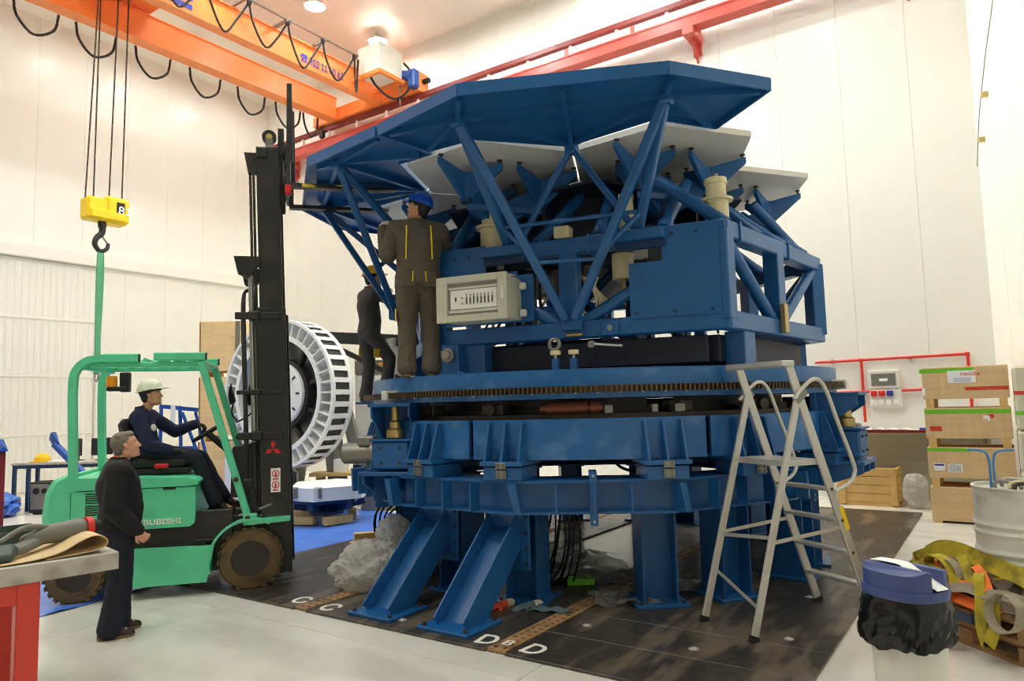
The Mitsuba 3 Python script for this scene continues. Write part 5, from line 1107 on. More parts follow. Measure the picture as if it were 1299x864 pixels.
part(pt, 'trigger_guard', cable([bpt(.34, .33, 1.13), bpt(.5, .3, 1.15), bpt(.66, .22, 1.08)], .018, 8, 6), 'mat_tool_grey')
tc = thing('tool_case', 'open dark green tool case behind the power tool on the workbench', 'tool case')
part(tc, 'tray', cat([Bx(.35, 1.3, .52, .54, .955, 1.10), Bx(.35, 1.3, .90, .92, .955, 1.10), Bx(.35, .37, .52, .92, .955, 1.10), Bx(.35, 1.3, .52, .92, .955, .97)]), 'mat_tool_case', False)
for i in range(5):
    part(tc, 'socket', rod(bpt(.45 + .15 * i, .6, .975), bpt(.45 + .15 * i, .82, .975 + .02), .03, 12), 'mat_steel' if i % 2 else 'mat_light_plastic')
part(tc, 'insert', Bx(.4, 1.28, .56, .88, .965, .98), 'mat_slab', False)
for i in range(3): add('paper_strip', Bx(.5 + .2 * i, .95 + .2 * i, .40 + .03 * i, .46 + .03 * i, .968, .974), 'mat_paper', False, ('first', 'second', 'third')[i] + ' white paper strip from the edge, lying under the power tool on the workbench', 'paper')

# blue table at the left wall with helmet, monitors and small things
tb = thing('table', 'grey topped table with blue legs standing before the ribbed door', 'table')
TF = axes((-16.41, 6.14, 0), (1.5, 1.03, 0), (-1.03, 1.5, 0)); tb_ = lambda *a: at(bx(*a), TF)
part(tb, 'table_top', tb_(-.02, 2.1, -.0, .8, .92, .96), 'mat_slab', False)
part(tb, 'apron', cat([tb_(0, 2.08, .02, .06, .85, .92), tb_(0, 2.08, .74, .78, .85, .92), tb_(0, .05, .02, .78, .85, .92)]), 'mat_blue_dark', False)
for a, b in ((.0, .02), (.0, .72), (2.0, .02), (2.0, .72), (.28, .02)): part(tb, 'leg', tb_(a, a + .06, b, b + .06, 0, .86), 'mat_blue_dark', False)
tq = lambda a, b, z: (TF @ V(a, b, z, 1))[:3]
h_ = thing('hard_hat', 'yellow hard hat lying on the table at the left wall', 'helmet')
HF = head_frame(unit((.5, -.8, .1)), (0, 0, 1))
hm = thing('x', 'x', 'x'); labels.pop(hm)
part(h_, 'shell', at(lathe([(.15, 0), (.148, .05), (.13, .1), (.09, .14), (.04, .158), (0, .16)], None, 24), zrot(tq(.38, .35, .972))), 'mat_helmet_yellow', 50)
part(h_, 'brim', at(lathe([(.15, 0), (.20, -.004), (.20, .004), (.15, .01), (.15, 0)], None, 24), zrot(tq(.36, .33, .972))), 'mat_helmet_yellow', 50)
for i, (a, lab) in enumerate(((1.02, 'left of the two black monitors standing on the table'), (1.52, 'right of the two black monitors standing on the table'))):
    k = thing('monitor', lab, 'monitor'); s_ = (-1, 1)[i]
    Mm = axes(tq(a, .5, .962), TF[:3, :3] @ V(1, s_ * .9, 0), TF[:3, :3] @ V(-s_ * .9, 1, 0))
    part(k, 'screen', at(bx(-.2, .2, -.015, .015, .1, .45, .006), Mm), 'mat_print_black', False)
    part(k, 'foot', at(cat([bx(-.03, .03, -.02, .02, .01, .14), bx(-.12, .12, -.08, .08, 0, .012)]), Mm), 'mat_black_rubber', False)
k = thing('telephone', 'small red and black telephone set on the table', 'telephone')
part(k, 'base', at(hull([(-.12, -.1, 0), (.12, -.1, 0), (-.12, .1, 0), (.12, .1, 0), (-.12, .1, .09), (.12, .1, .09), (-.12, -.1, .03), (.12, -.1, .03)]), axes(tq(1.95, .3, .962), (1, .7, 0), (-.7, 1, 0))), 'mat_print_red', False)
part(k, 'handset', at(bx(-.03, .03, -.1, .1, .095, .14, .012), axes(tq(1.95, .3, .962), (1, .7, 0), (-.7, 1, 0))), 'mat_black_rubber', False)
add('paper_pad', tb_(.62, .95, .15, .4, .962, .985), 'mat_paper', False, 'white pad of paper beside the yellow hard hat on the table', 'paper')
k = thing('battery_charger', 'dark metal battery charger box on the floor in front of the blue table', 'charger')
CF = axes((-15.62, 6.16, 0), (1.5, 1.03, 0), (-1.03, 1.5, 0))
part(k, 'case', at(bx(0, .42, 0, .4, .03, .62, .012), CF), 'mat_black_paint', False)
part(k, 'front_panel', at(bx(.03, .39, -.012, 0, .1, .58, .004), CF), 'mat_dull_steel', False)
part(k, 'dial', at(rod((.14, -.012, .45), (.14, -.03, .45), .06, 16), CF), 'mat_print_black')
part(k, 'dial', at(rod((.3, -.012, .45), (.3, -.03, .45), .05, 16), CF), 'mat_print_black')
for x in (.05, .33): part(k, 'foot', at(bx(x, x + .04, .05, .35, 0, .03), CF), 'mat_black_rubber', False)
k = thing('clamp_stand', 'dark red post with a blue clamp head at the left edge behind the workbench', 'stand')
part(k, 'post', bx(-12.95, -12.83, 4.6, 4.72, .03, 1.36, .01), 'mat_rail_dark', False); part(k, 'foot', bx(-13.1, -12.68, 4.45, 4.87, 0.008, .034), 'mat_rail_dark', False)
part(k, 'clamp_head', hull([(-12.98, 4.58, 1.36), (-12.8, 4.74, 1.36), (-12.98, 4.74, 1.36), (-12.8, 4.58, 1.36), (-12.75, 4.66, 1.44), (-12.95, 4.62, 1.55), (-12.88, 4.7, 1.55), (-12.76, 4.62, 1.38)]), 'mat_blue_motor', False)
k = thing('blue_prop', 'blue steel prop leaning down to the right behind the truck', 'prop')
part(k, 'tube', rod((-13.25, 5.58, 1.42), (-12.35, 6.3, .2), .06, 16), 'mat_blue_motor'); part(k, 'fork', hull([(-13.32, 5.52, 1.5), (-13.2, 5.5, 1.62), (-13.3, 5.62, 1.62), (-13.25, 5.58, 1.36), (-13.15, 5.62, 1.42)]), 'mat_blue_motor', False); part(k, 'foot', box((-12.3, 6.34, .1), (.25, .25, .19), .02), 'mat_blue_motor', False)
# blue trestle behind the driver
k = thing('trestle', 'blue tubular trestle with a white label standing behind the driver', 'trestle')
for a, b in (((-10.74, 6.02, 2.0), (-10.85, 6.05, .03)), ((-10.5, 6.18, 2.0), (-10.56, 6.3, .03)), ((-10.47, 6.2, 1.9), (-9.95, 6.68, .03)), ((-10.6, 6.5, 1.9), (-10.4, 6.9, .03))): part(k, 'tube', bar(a, b, .045, .045, .008), 'mat_blue_motor', False)
for z in (.5, 1.35): part(k, 'cross_tube', bar((-10.8, 6.03, z), (-10.1 if z < 1 else -10.3, 6.53 if z < 1 else 6.35, z), .05, .05, .006), 'mat_blue_motor', False)
part(k, 'top_bar', bar((-10.76, 6.0, 2.0), (-10.56, 6.52, 1.93), .06, .06), 'mat_blue_motor', False)
part(k, 'label', at(bx(-.09, -.02, -.004, 0, -.28, 0), axes((-10.50, 6.13, 2.02), (.83, .55, 0), (-.55, .83, 0))), 'mat_paper', False)
add('packing_block', box((-9.95, 6.95, .62), (.42, .5, 1.24), .06), 'mat_white_panel', 40, 'tall white foam block standing behind the steering column of the truck', 'packing')

# plywood crates stacked in the far left corner
def wood(c, f=1.0):
    c = [float(x) for x in c]
    def fn(p, n, uv):
        g = fbm(p.x * 3 + p.y * 3, p.z * 30 * f, p.y * 2, 3); b = noise(p.x * 40 + p.y * 33, p.z * 3, 1.0)
        return mi.Color3f(c) * (0.82 + 0.28 * g + 0.08 * b)
    return proc(fn)
M_('plywood', wood(srgb(222, 190, 140)), 0.7); M_('plywood_dark', wood(srgb(212, 180, 136)), 0.7); M_('pine', wood(srgb(214, 176, 110), .4), 0.65); M_('old_wood', wood(srgb(150, 116, 76), .5), 0.75); M_('blue_wood', wood(srgb(86, 104, 134), .5), 0.75)
CX = axes((-13.9, 8.62, 0), (.65, .44, 0), (-.44, .65, 0))
def crate(key, lab, Mx, w, d, z0, z1, mat, battens=True, group=None, feet=0.0):
    k = thing(key, lab, 'crate', group)
    body = bx(.0, w, .0, d, z0 + feet, z1, .006)
    part(k, 'box', at(body, Mx), mat, False)
    if battens:
        for a, b in ((0, .09), (w - .09, w)): part(k, 'batten', at(bx(a, b, -.022, 0, z0 + feet, z1, .004), Mx), mat, False)
        for a, b in ((z0 + feet, z0 + feet + .09), (z1 - .09, z1)): part(k, 'batten', at(bx(.09, w - .09, -.022, 0, a, b, .004), Mx), mat, False)
    if feet:
        for a, b in ((.03, .13), (w - .13, w - .03)): part(k, 'skid', at(bx(a, b, .0, d, z0, z0 + feet, .004), Mx), 'mat_pine', False)
    return k
for i, (z0, z1, lab) in enumerate(((.0, 1.27, 'lowest of the tall plywood crates stacked in the far left corner'), (1.275, 2.62, 'middle one of the tall plywood crates stacked in the far left corner'), (2.625, 3.80, 'top one of the tall plywood crates stacked in the far left corner'))):
    k = crate('shipping_crate', lab, CX, .92, .9, z0, z1, 'mat_plywood', False, 'plywood crates in the far corner', .12)
    part(k, 'corner_strip', at(bx(.74, .84, -.02, 0, z0 + .12, z1, .004), CX), 'mat_dull_steel', False); part(k, 'edge_batten', at(bx(-.02, .0, -.02, .9, z0 + .12, z1, .004), CX), 'mat_old_wood', False)

# the white ring wheel on its stand
WC = V(-11.09, 8.42, 2.19); vdir = unit((-10.8, 8.66, 0)); wn_ = unit(V(*(-vdir)) * .76 + V(-vdir[1], vdir[0], 0) * .65)      # front normal, turned to the left
lft = V(-vdir[1], vdir[0], 0); wn_ = unit(-vdir * .70 + lft * .71)
WM = zrot(WC, wn_); WR = 1.40
k = thing('ring_wheel', 'large white spoked ring wheel with many cells standing behind the mast', 'wheel')
part(k, 'back_disc', at(lathe([(1.02, -.52), (WR, -.52), (WR, -.48), (1.02, -.48), (1.02, -.52)], None, 72), WM), 'mat_white_panel', 30)
part(k, 'inner_rim', at(lathe([(1.02, -.52), (1.05, -.52), (1.05, .0), (1.02, .0), (1.02, -.52)], None, 72), WM), 'mat_white_panel', 30)
part(k, 'front_flange', cat([at(lathe([(1.02, -.02), (1.10, -.02), (1.10, .02), (1.02, .02), (1.02, -.02)], None, 72), WM), at(lathe([(WR - .05, -.02), (WR, -.02), (WR, .02), (WR - .05, .02), (WR - .05, -.02)], None, 72), WM)]), 'mat_white_panel', 30)
part(k, 'outer_band', cat([at(lathe([(WR - .02, -.05), (WR, -.05), (WR, .02), (WR - .02, .02), (WR - .02, -.05)], None, 72), WM), at(lathe([(WR - .02, -.52), (WR, -.52), (WR, -.42), (WR - .02, -.42), (WR - .02, -.52)], None, 72), WM)]), 'mat_white_panel', 30)
part(k, 'window_lining', at(lathe([(WR - .032, -.42), (WR - .03, -.42), (WR - .03, -.05), (WR - .032, -.05), (WR - .032, -.42)], None, 72), WM), 'mat_black_paint', 30)
part(k, 'cell_lining', at(lathe([(WR - .045, -.48), (WR - .042, -.48), (WR - .042, -.02), (WR - .045, -.02), (WR - .045, -.48)], None, 72), WM), 'mat_white_panel', 30)
FIN = mikit.ply(bx(1.04, WR - .044, -.012, .012, -.50, .01), 'mat_white_panel', smooth=False); GAPB = mikit.ply(bx(WR - .022, WR - .002, -.045, .045, -.43, -.04), 'mat_white_panel', smooth=False)
for i in range(40):
    A_ = WM @ trimesh.transformations.rotation_matrix(2 * math.pi * i / 40, [0, 0, 1])
    same(k + '__fin', FIN, A_); same(k + '__rim_bridge', GAPB, A_)
part(k, 'core_plate', at(lathe([(0, -.40), (1.02, -.40), (1.02, -.37), (0, -.37)], None, 48), WM), 'mat_dull_steel', 30)
for i in range(9):
    a = 2 * math.pi * i / 9 + .2; part(k, 'spoke', at(bar((.5 * math.cos(a), .5 * math.sin(a), -.22), (1.02 * math.cos(a + .12), 1.02 * math.sin(a + .12), -.22), .07, .12), WM), 'mat_black_paint', False)
part(k, 'dark_ring', at(lathe([(.56, -.3), (.66, -.3), (.66, -.12), (.56, -.12), (.56, -.3)], None, 48), WM), 'mat_black_paint', 30)
part(k, 'hub', at(lathe([(0, -.3), (.58, -.3), (.58, -.06), (.54, -.04), (.42, -.04), (.40, -.06), (.34, -.06), (.32, -.04), (0, -.04)], None, 48), WM), 'mat_white_panel', 30)
for i in range(10):
    a = 2 * math.pi * i / 10; part(k, 'hub_slot', at(bx(.44, .52, -.02, .02, -.045, -.032), WM @ trimesh.transformations.rotation_matrix(a, [0, 0, 1])), 'mat_dark_iron', False)
for i in range(26):
    x, y = RNG.randn(2) * V(.14, .13); s = .03 + .03 * RNG.rand()
    part(k, 'connector', at(box((x, y, -.0), (s * 2.4, s, .06 + .04 * RNG.rand()), .008), WM), 'mat_' + ('black_paint', 'dark_iron', 'dull_steel')[i % 3], False)
part(k, 'stand', cat([bx(-11.4, -10.2, 8.5, 9.4, .0, .5, .02), bar((-11.2, 8.9, .45), (-11.0, 9.05, 2.1), .25, .25), bar((-10.3, 9.2, .45), (-10.6, 9.2, 2.1), .25, .25), bar((-11.0, 9.2, 2.15), (-10.5, 9.25, 2.15), .3, .3)]), 'mat_dull_steel', False)
k = thing('grey_machine', 'grey steel machine leg and black beam beside the white ring wheel', 'machine')
part(k, 'leg', hull([(-10.1, 9.55, .0), (-9.55, 9.9, .0), (-9.8, 9.3, .0), (-9.3, 9.7, .0), (-10.0, 9.6, .75), (-9.5, 9.9, .75), (-9.8, 9.35, .75), (-9.35, 9.7, .75)]), 'mat_dull_steel', False)
part(k, 'brace', bar((-9.95, 9.45, .7), (-10.35, 9.3, 2.3), .12, .2), 'mat_dull_steel', False)
part(k, 'beam', bar((-11.0, 9.2, 3.3), (-9.3, 9.95, 3.15), .14, .22, .01), 'mat_black_paint', False); part(k, 'beam', bar((-10.6, 9.2, 3.15), (-9.2, 9.95, 2.35), .08, .1, .01), 'mat_black_paint', False)
part(k, 'column', bx(-9.6, -9.4, 9.75, 9.95, .7, 3.2, .01), 'mat_dull_steel', False)
k = thing('cabinet', 'tall light grey cabinet behind the white ring wheel', 'cabinet')
CB = axes((-10.55, 9.85, 0), (.82, .57, 0), (-.57, .82, 0))
part(k, 'body', at(bx(0, .75, 0, .6, .05, 2.55, .02), CB), 'mat_white_panel', False); part(k, 'head', at(bx(0, .75, -.02, .6, 2.55, 2.85, .02), CB), 'mat_dull_steel', False)
part(k, 'door', at(bx(.04, .71, -.015, 0, .12, 2.5, .006), CB), 'mat_white_panel', False); part(k, 'plinth', at(bx(.02, .73, .02, .58, 0, .05), CB), 'mat_dull_steel', False)
part(k, 'warning_lamp', at(bx(.48, .58, -.035, -.02, 2.6, 2.78, .01), CB), 'mat_amber', False); part(k, 'yellow_label', at(bx(.3, .42, -.02, -.015, 1.0, 1.06), CB), 'mat_yellow', False)
# spare white segment on a blue support in front of the wheel
k = thing('spare_segment', 'thick white hexagonal segment lying on a blue support on the tarpaulin', 'mirror segment')
SP = V(-9.50, 8.22, 0); 
part(k, 'panel', prism([(SP[0] + .78 * math.cos(math.radians(a)), SP[1] + .78 * math.sin(math.radians(a))) for a in (5, 65, 125, 185, 245, 305)], .43, .64), 'mat_white_panel', False)
part(k, 'support', cat([prism([(SP[0] + r * math.cos(math.radians(a)), SP[1] + r * math.sin(math.radians(a))) for a, r in ((5, .62), (65, .62), (125, .62), (185, .62), (245, .62), (305, .62))], .36, .43)] + [bar(SP + V(.15 * math.cos(a), .15 * math.sin(a), .26), SP + V(.62 * math.cos(a), .62 * math.sin(a), .36), .1, .18) for a in np.radians((-65, -5, 55, 115, 175, 235))] + [bx(SP[0] - .2, SP[0] + .2, SP[1] - .2, SP[1] + .2, .13, .36)]), 'mat_blue_dark', False)
for a in (-88, -52): 
    q = SP + .70 * V(math.cos(math.radians(a)), math.sin(math.radians(a)), 0); part(k, 'clamp', place(bx(-.05, .05, -.07, .07, .48, .65, .01), q, math.radians(a)), 'mat_dull_steel', False)
for i, a in enumerate((-95, -20, 80, 190)):
    q = SP + .5 * V(math.cos(math.radians(a)), math.sin(math.radians(a)), 0)
    add('wood_block', place(bx(-.25, .25, -.07, .07, .032, .16, .008), q, .4 + i), 'mat_pine', False, ('near left', 'near right', 'far right', 'far left')[i] + ' pine block that carries the blue support of the spare white segment', 'wood block', 'blocks under the spare segment')
k = thing('pallet_board', 'light wooden board carrying a white box behind the spare segment', 'board')
part(k, 'board', at(bx(0, 1.15, 0, .5, .66, .72), axes((-10.55, 8.72, 0), (.92, .63, 0), (-.63, .92, 0))), 'mat_pine', False); 
for x in (.1, .95): part(k, 'leg', at(bx(x, x + .1, .1, .4, .03, .66), axes((-10.55, 8.72, 0), (.92, .63, 0), (-.63, .92, 0))), 'mat_pine', False)
add('white_box', at(bx(.42, .66, .1, .3, .722, .96, .008), axes((-10.55, 8.72, 0), (.92, .63, 0), (-.63, .92, 0))), 'mat_paper', False, 'small white box standing on the wooden board by the ring wheel', 'box')

# ---------------------------------------------------------------- step ladder
k = thing('step_ladder', 'aluminium platform step ladder with four steps and side rails in front of the machine', 'ladder')
LS = .945; LZ = 1.9 * (1 - LS)
LO = V(-2.192, 6.036, LZ); wd_ = unit((.846, -.533, 0)); fo_ = unit((.533, .846, 0)); LW = .63
lp_ = lambda a, f, z: LO + (wd_ * a + fo_ * f + V(0, 0, z)) * LS
Z0 = -LZ / LS + .03
for a in (0, LW):
    e_ = .60 / 1.90 * Z0; part(k, 'rear_leg', bar(lp_(a, e_ - .01, Z0), lp_(a, .60, 1.93), .028, .066, .006, up=fo_), 'mat_alu', False)
    g_ = 1.29 - .79 / 2.17 * (Z0 - .03); part(k, 'stile', bar(lp_(a, g_, Z0), lp_(a, .50, 2.20), .028, .08, .006, up=fo_), 'mat_alu', False)
    part(k, 'foot', cat([bar(lp_(a, e_ - .02, Z0 - .012), lp_(a, e_, Z0 + .04), .034, .076), bar(lp_(a, g_ + .005, Z0 - .012), lp_(a, g_ - .01, Z0 + .04), .034, .09)]), 'mat_black_rubber', False)
    s = -.03 if a == 0 else .03
    part(k, 'hand_rail', cable([lp_(a + s, .52, 1.88), lp_(a + s, .62, 1.97), lp_(a + s, .76, 2.05), lp_(a + s, .88, 1.98), lp_(a + s, 1.02, 1.65), lp_(a + s, 1.17, 1.29), lp_(a + s, 1.17, 1.19), lp_(a + s, 1.10, 1.12), lp_(a + s, .93, 1.06)], .017, 10, 6), 'mat_alu')
    part(k, 'hinge_plate', bar(lp_(a + s * .6, .56, 1.86), lp_(a + s * .6, .68, 1.95), .008, .06), 'mat_dull_steel', False)
    part(k, 'spreader', bar(lp_(a, .22, .68), lp_(a, 1.04, .74), .008, .03), 'mat_alu', False)
part(k, 'top_shelf', bar(lp_(-.05, .46, 2.19), lp_(LW + .05, .46, 2.19), .14, .05, .008, up=(0, 0, 1)), 'mat_alu', False)
part(k, 'platform', hull([lp_(a, f, z) for a in (.015, LW - .015) for f in (.42, .80) for z in (1.30, 1.35)]), 'mat_alu', False)
for z in (1.08, .80, .51, .22):
    f = 1.29 - (z - .03) * .79 / 2.17; part(k, 'step', bar(lp_(.015, f, z), lp_(LW - .015, f, z), .09, .03, .006, up=(0, 0, 1)), 'mat_alu', False)
part(k, 'rear_brace', bar(lp_(0, .11, .36), lp_(LW, .04, .16), .006, .03), 'mat_alu', False); part(k, 'rear_brace', bar(lp_(0, .20, .66), lp_(LW, .22, .72), .006, .03), 'mat_alu', False)
part(k, 'yellow_sticker', bar(lp_(LW + .0155, 1.0, .92), lp_(LW + .0155, 1.075, .715), .002, .045, up=fo_), 'mat_yellow', False)
for z in (1.08, .8, .51, .22):
    f = 1.29 - (z - .03) * .79 / 2.17; part(k, 'rivet', rod(lp_(LW + .012, f, z), lp_(LW + .02, f, z), .013, 10), 'mat_dark_iron')

# ---------------------------------------------------------------- right side
# crates
RC = axes((-.97, 12.3, 0), (1, 0, 0), (0, 1, 0))
M_('tape_red', srgb(206, 66, 46), 0.5); M_('label_white', srgb(232, 234, 236), 0.6)
TXT = lambda s, h: meshkit.text_mesh(s, h, .001, True)
specs = [(0.0, .52, 'lowest of the four plywood crates stacked by the back wall, half hidden by the drum'), (.52, 1.10, 'plywood crate with two small white labels, third from the top of the stack'), (1.10, 1.68, 'plywood crate with green tape along its edge, second from the top of the stack'), (1.68, 2.28, 'top plywood crate with a large white label and red tape')]
for i, (z0, z1, lab) in enumerate(specs):
    k = crate('plywood_crate', lab, RC, 1.07, .9, z0, z1, 'mat_plywood_dark', False, None, .13 if i else .03)
    f = lambda x0, x1, za, zb, m, n, t=.004: part(k, n, bx(-.97 + x0, -.97 + x1, 12.3 - t, 12.3, za, zb), m, False)
    if i == 3:
        f(-.03, .66, 2.20, 2.26, 'mat_tape_green', 'green_tape'); f(.33, .68, 2.04, 2.22, 'mat_label_white', 'label', .006); f(.54, 1.06, 1.93, 1.98, 'mat_tape_red', 'red_tape')
        tx = TXT('FRAGILE', .042); part(k, 'stamp', at(tx, axes((-.97 + .49, 12.293, 2.145), (1, 0, 0), (0, 0, 1))), 'mat_tape_red', False)
        for r_ in range(3): part(k, 'print_line', bx(-.97 + .40, -.97 + .62, 12.292, 12.2935, 2.06 + .022 * r_, 2.066 + .022 * r_), 'mat_print_blue', False)
        f(-.005, .03, 1.86, 1.98, 'mat_paper', 'torn_label', .005)
    if i == 2:
        f(.0, 1.06, 1.595, 1.655, 'mat_tape_green', 'green_tape'); f(.06, .21, 1.34, 1.41, 'mat_tape_red', 'red_label'); f(.73, .81, 1.48, 1.56, 'mat_label_white', 'label', .006); f(.79, .86, 1.53, 1.58, 'mat_tape_red', 'red_label', .005)
        part(k, 'handle_hole', rod((-.97 + .76, 12.299, 1.49), (-.97 + .76, 12.29, 1.49), .03, 14), 'mat_plywood')
    if i == 1:
        f(.0, .56, 1.045, 1.09, 'mat_tape_green', 'green_tape'); f(.07, .21, .76, .87, 'mat_label_white', 'label', .006); f(.25, .43, .74, .86, 'mat_label_white', 'label', .006)
        for r_ in range(4): part(k, 'print_line', bx(-.97 + .27, -.97 + .41, 12.292, 12.2935, .76 + .024 * r_, .768 + .024 * r_), 'mat_print_black', False)
        f(.08, .2, .83, .86, 'mat_print_blue', 'label_header', .007)
k = thing('wrapped_stack', 'stack of boxes in clear wrap at the right edge beside the crates', 'wrapped boxes')
M_('wrap', tex(srgb(206, 200, 178), 0.06, 5.0), 0.3)
for z0, z1 in ((.14, .80), (.82, 1.36), (1.38, 2.24)): part(k, 'box', bx(.145, .52, 11.75, 12.9, z0, z1, .03), 'mat_wrap', False)
part(k, 'red_band', bx(.14, .52, 11.745, 11.75, 1.85, 1.9), 'mat_tape_red', False); part(k, 'green_band', bx(.14, .52, 11.745, 11.75, 1.58, 1.63), 'mat_tape_green', False); part(k, 'pallet', bx(.14, .52, 11.75, 12.9, 0, .14), 'mat_pine', False)
# blue hoses standing out of the drum against the crates
# wall services
k = thing('fire_pipe', 'thin red pipe run with two drops on the white back wall at right', 'pipe')
pr_ = lambda a, b: rod(a, b, .025, 12)
part(k, 'upper_pipe', pr_((-2.9, 14.52, 2.54), (-.43, 14.52, 2.56)), 'mat_pipe_red'); part(k, 'lower_pipe', pr_((-2.75, 14.51, 1.95), (-1.0, 14.51, 1.97)), 'mat_pipe_red')
part(k, 'drop_pipe', pr_((-2.10, 14.52, 2.54), (-2.10, 14.52, 1.40)), 'mat_pipe_red'); part(k, 'drop_pipe', pr_((-.43, 14.52, 2.56), (-.43, 14.52, 1.3)), 'mat_pipe_red')
for p in ((-2.10, 14.52, 2.54), (-.43, 14.52, 2.56), (-2.10, 14.515, 1.955)): part(k, 'fitting', box(p, (.07, .06, .07), .012), 'mat_pipe_red')
for x in (-2.6, -1.3): part(k, 'clip', bx(x - .02, x + .02, 14.52, 14.6, 2.51, 2.58), 'mat_dull_steel', False)
k = thing('socket_panel', 'light grey electrical panel with red and blue sockets on the back wall', 'electrical panel')
part(k, 'meter_box', bx(-2.01, -1.49, 14.48, 14.6, 2.0, 2.34, .012), 'mat_light_plastic', False); part(k, 'window', bx(-1.95, -1.55, 14.47, 14.48, 2.06, 2.28, .004), 'mat_tool_grey', False); part(k, 'dial', bx(-1.82, -1.68, 14.464, 14.47, 2.14, 2.19), 'mat_paper', False)
part(k, 'socket_box', bx(-1.99, -1.47, 14.48, 14.6, 1.66, 1.99, .012), 'mat_light_plastic', False)
for x, m in ((-1.92, 'print_red'), (-1.79, 'print_red'), (-1.66, 'print_blue')): part(k, 'socket', cat([box((x, 14.46, 1.92), (.1, .06, .1), .012), rod((x, 14.45, 1.92), (x, 14.41, 1.9), .04, 14)]), 'mat_' + m, 40)
for i in range(4): part(k, 'outlet_cover', box((-1.93 + .12 * i, 14.475, 1.76), (.09, .02, .1), .008), 'mat_white_panel', False)
k = thing('work_desk', 'long wall desk with a dark red front edge carrying open papers', 'desk')
part(k, 'desk_top', bx(-2.6, -.15, 13.92, 14.55, 1.25, 1.28), 'mat_light_plastic', False); part(k, 'edge_strip', bx(-2.6, -.15, 13.89, 13.92, 1.235, 1.285, .004), 'mat_rail_dark', False)
for x in (-2.5, -.3): part(k, 'leg', bx(x, x + .05, 14.0, 14.05, 0, 1.25), 'mat_dull_steel', False); part(k, 'leg', bx(x, x + .05, 14.45, 14.5, 0, 1.25), 'mat_dull_steel', False)
cm = []
for i in range(9): cm.append(bx(-2.6, -.2, 14.52 + .02 * (i % 2), 14.56, .12 + .12 * i, .24 + .12 * i))
part(k, 'ribbed_backing', cat(cm), 'mat_grey_plastic', False)
for i, (x, y, lab) in enumerate(((-1.95, 14.15, 'open white papers at the left end of the wall desk'), (-1.55, 14.1, 'open white booklet in the middle of the wall desk'))):
    def pg(a, b, x=x, y=y): return V(x - .2 + .4 * a, y - .15 + .3 * b, 1.284 + .03 * abs(math.sin(math.pi * 2 * a)) * (1 - .3 * b))
    add('papers', sheet(pg, 15, 4, .004), 'mat_paper', 40, lab, 'papers')
add('blue_folder', bx(-1.2, -.9, 13.98, 14.25, 1.282, 1.31, .005), 'mat_print_blue', False, 'blue folder lying on the wall desk next to the crates', 'folder')
k = thing('pine_crate', 'yellow pine plank crate on the floor under the wall desk', 'crate')
for i in range(4): part(k, 'plank', bx(-2.5, -1.55, 13.65, 13.68, .07 + .145 * i, .205 + .145 * i, .004), 'mat_pine', False)
for i in range(4): part(k, 'plank', bx(-1.58, -1.55, 13.68, 14.3, .07 + .145 * i, .205 + .145 * i, .004), 'mat_pine', False)
for x in (-2.46, -1.66): part(k, 'batten', bx(x, x + .1, 13.62, 13.65, .03, .65, .004), 'mat_pine', False)
part(k, 'inner_box', bx(-2.48, -1.58, 13.68, 14.3, .07, .6), 'mat_pine', False); part(k, 'skid', bx(-2.5, -1.55, 13.66, 13.78, 0, .07), 'mat_pine', False); part(k, 'skid', bx(-2.5, -1.55, 14.1, 14.2, 0, .07), 'mat_pine', False)
M_('clear_bag', tex(srgb(214, 212, 204), 0.1, 9.0), 0.18, spec=0.7)
add('plastic_bag', blob((-1.28, 13.62, .29), (.2, .17, .30), .3, 4.0, 21, 5, .003), 'mat_milky', 40, 'white crumpled plastic bag on the floor between pine crate and plywood stack', 'plastic bag')

# pallets with slings and the drum
PM = axes((-.794, 6.912, 0), (.72, -.694, 0), (.694, .72, 0))
def pallet(z, lab, mats):
    k = thing('pallet', lab, 'pallet')
    for i in range(6): part(k, 'deck_board', at(bx(0, 1.2, .02 + .135 * i, .02 + .135 * i + .10, z + .122, z + .144, .003), PM), mats[0], False)
    for j in range(3): part(k, 'stringer_board', at(bx(.53 * j, .53 * j + .14, .0, .82, z + .1, z + .122), PM), mats[0], False)
    for i in range(3):
        for j in range(3): part(k, 'block', at(bx(.53 * j, .53 * j + .14, .34 * i, .34 * i + .12, z + .022, z + .1, .003), PM), mats[1 if (j == 0 and i < 2) or j == 1 else 2], False)
        part(k, 'base_board', at(bx(0, 1.2, .34 * i, .34 * i + .1, z, z + .022, .003), PM), mats[0], False)
pallet(0.0, 'lower wooden pallet on the floor under the pile of lifting slings', ('mat_old_wood', 'mat_old_wood', 'mat_old_wood'))
pallet(.144, 'upper wooden pallet with blue blocks under the pile of lifting slings', ('mat_old_wood', 'mat_blue_wood', 'mat_old_wood'))
PZ = .288
pp = lambda u, v, z: (PM @ V(u, v, z, 1))[:3]
k = thing('steel_drum', 'white ribbed steel drum standing on the pallet behind the slings', 'drum')
DC = pp(.80, .44, PZ); r = .33; H = .90; pr = [(0, 0), (r, 0), (r + .008, .01)]
for z in np.linspace(.02, H - .02, 90):
    w = sum(.014 * math.exp(-((z - c) / .018) ** 2) for c in (.24, .30, .36, .42, .56, .62)); pr.append((r + w, z))
pr += [(r + .01, H - .012), (r + .01, H), (r - .012, H), (r - .012, H - .03), (0, H - .03)]
M_('drum_paint', tex(srgb(206, 206, 194), 0.08, 6.0, srgb(120, 100, 80), 0.35, 5.0), 0.4)
part(k, 'barrel', at(lathe(pr, None, 56), zrot(DC)), 'mat_drum_paint', 35)
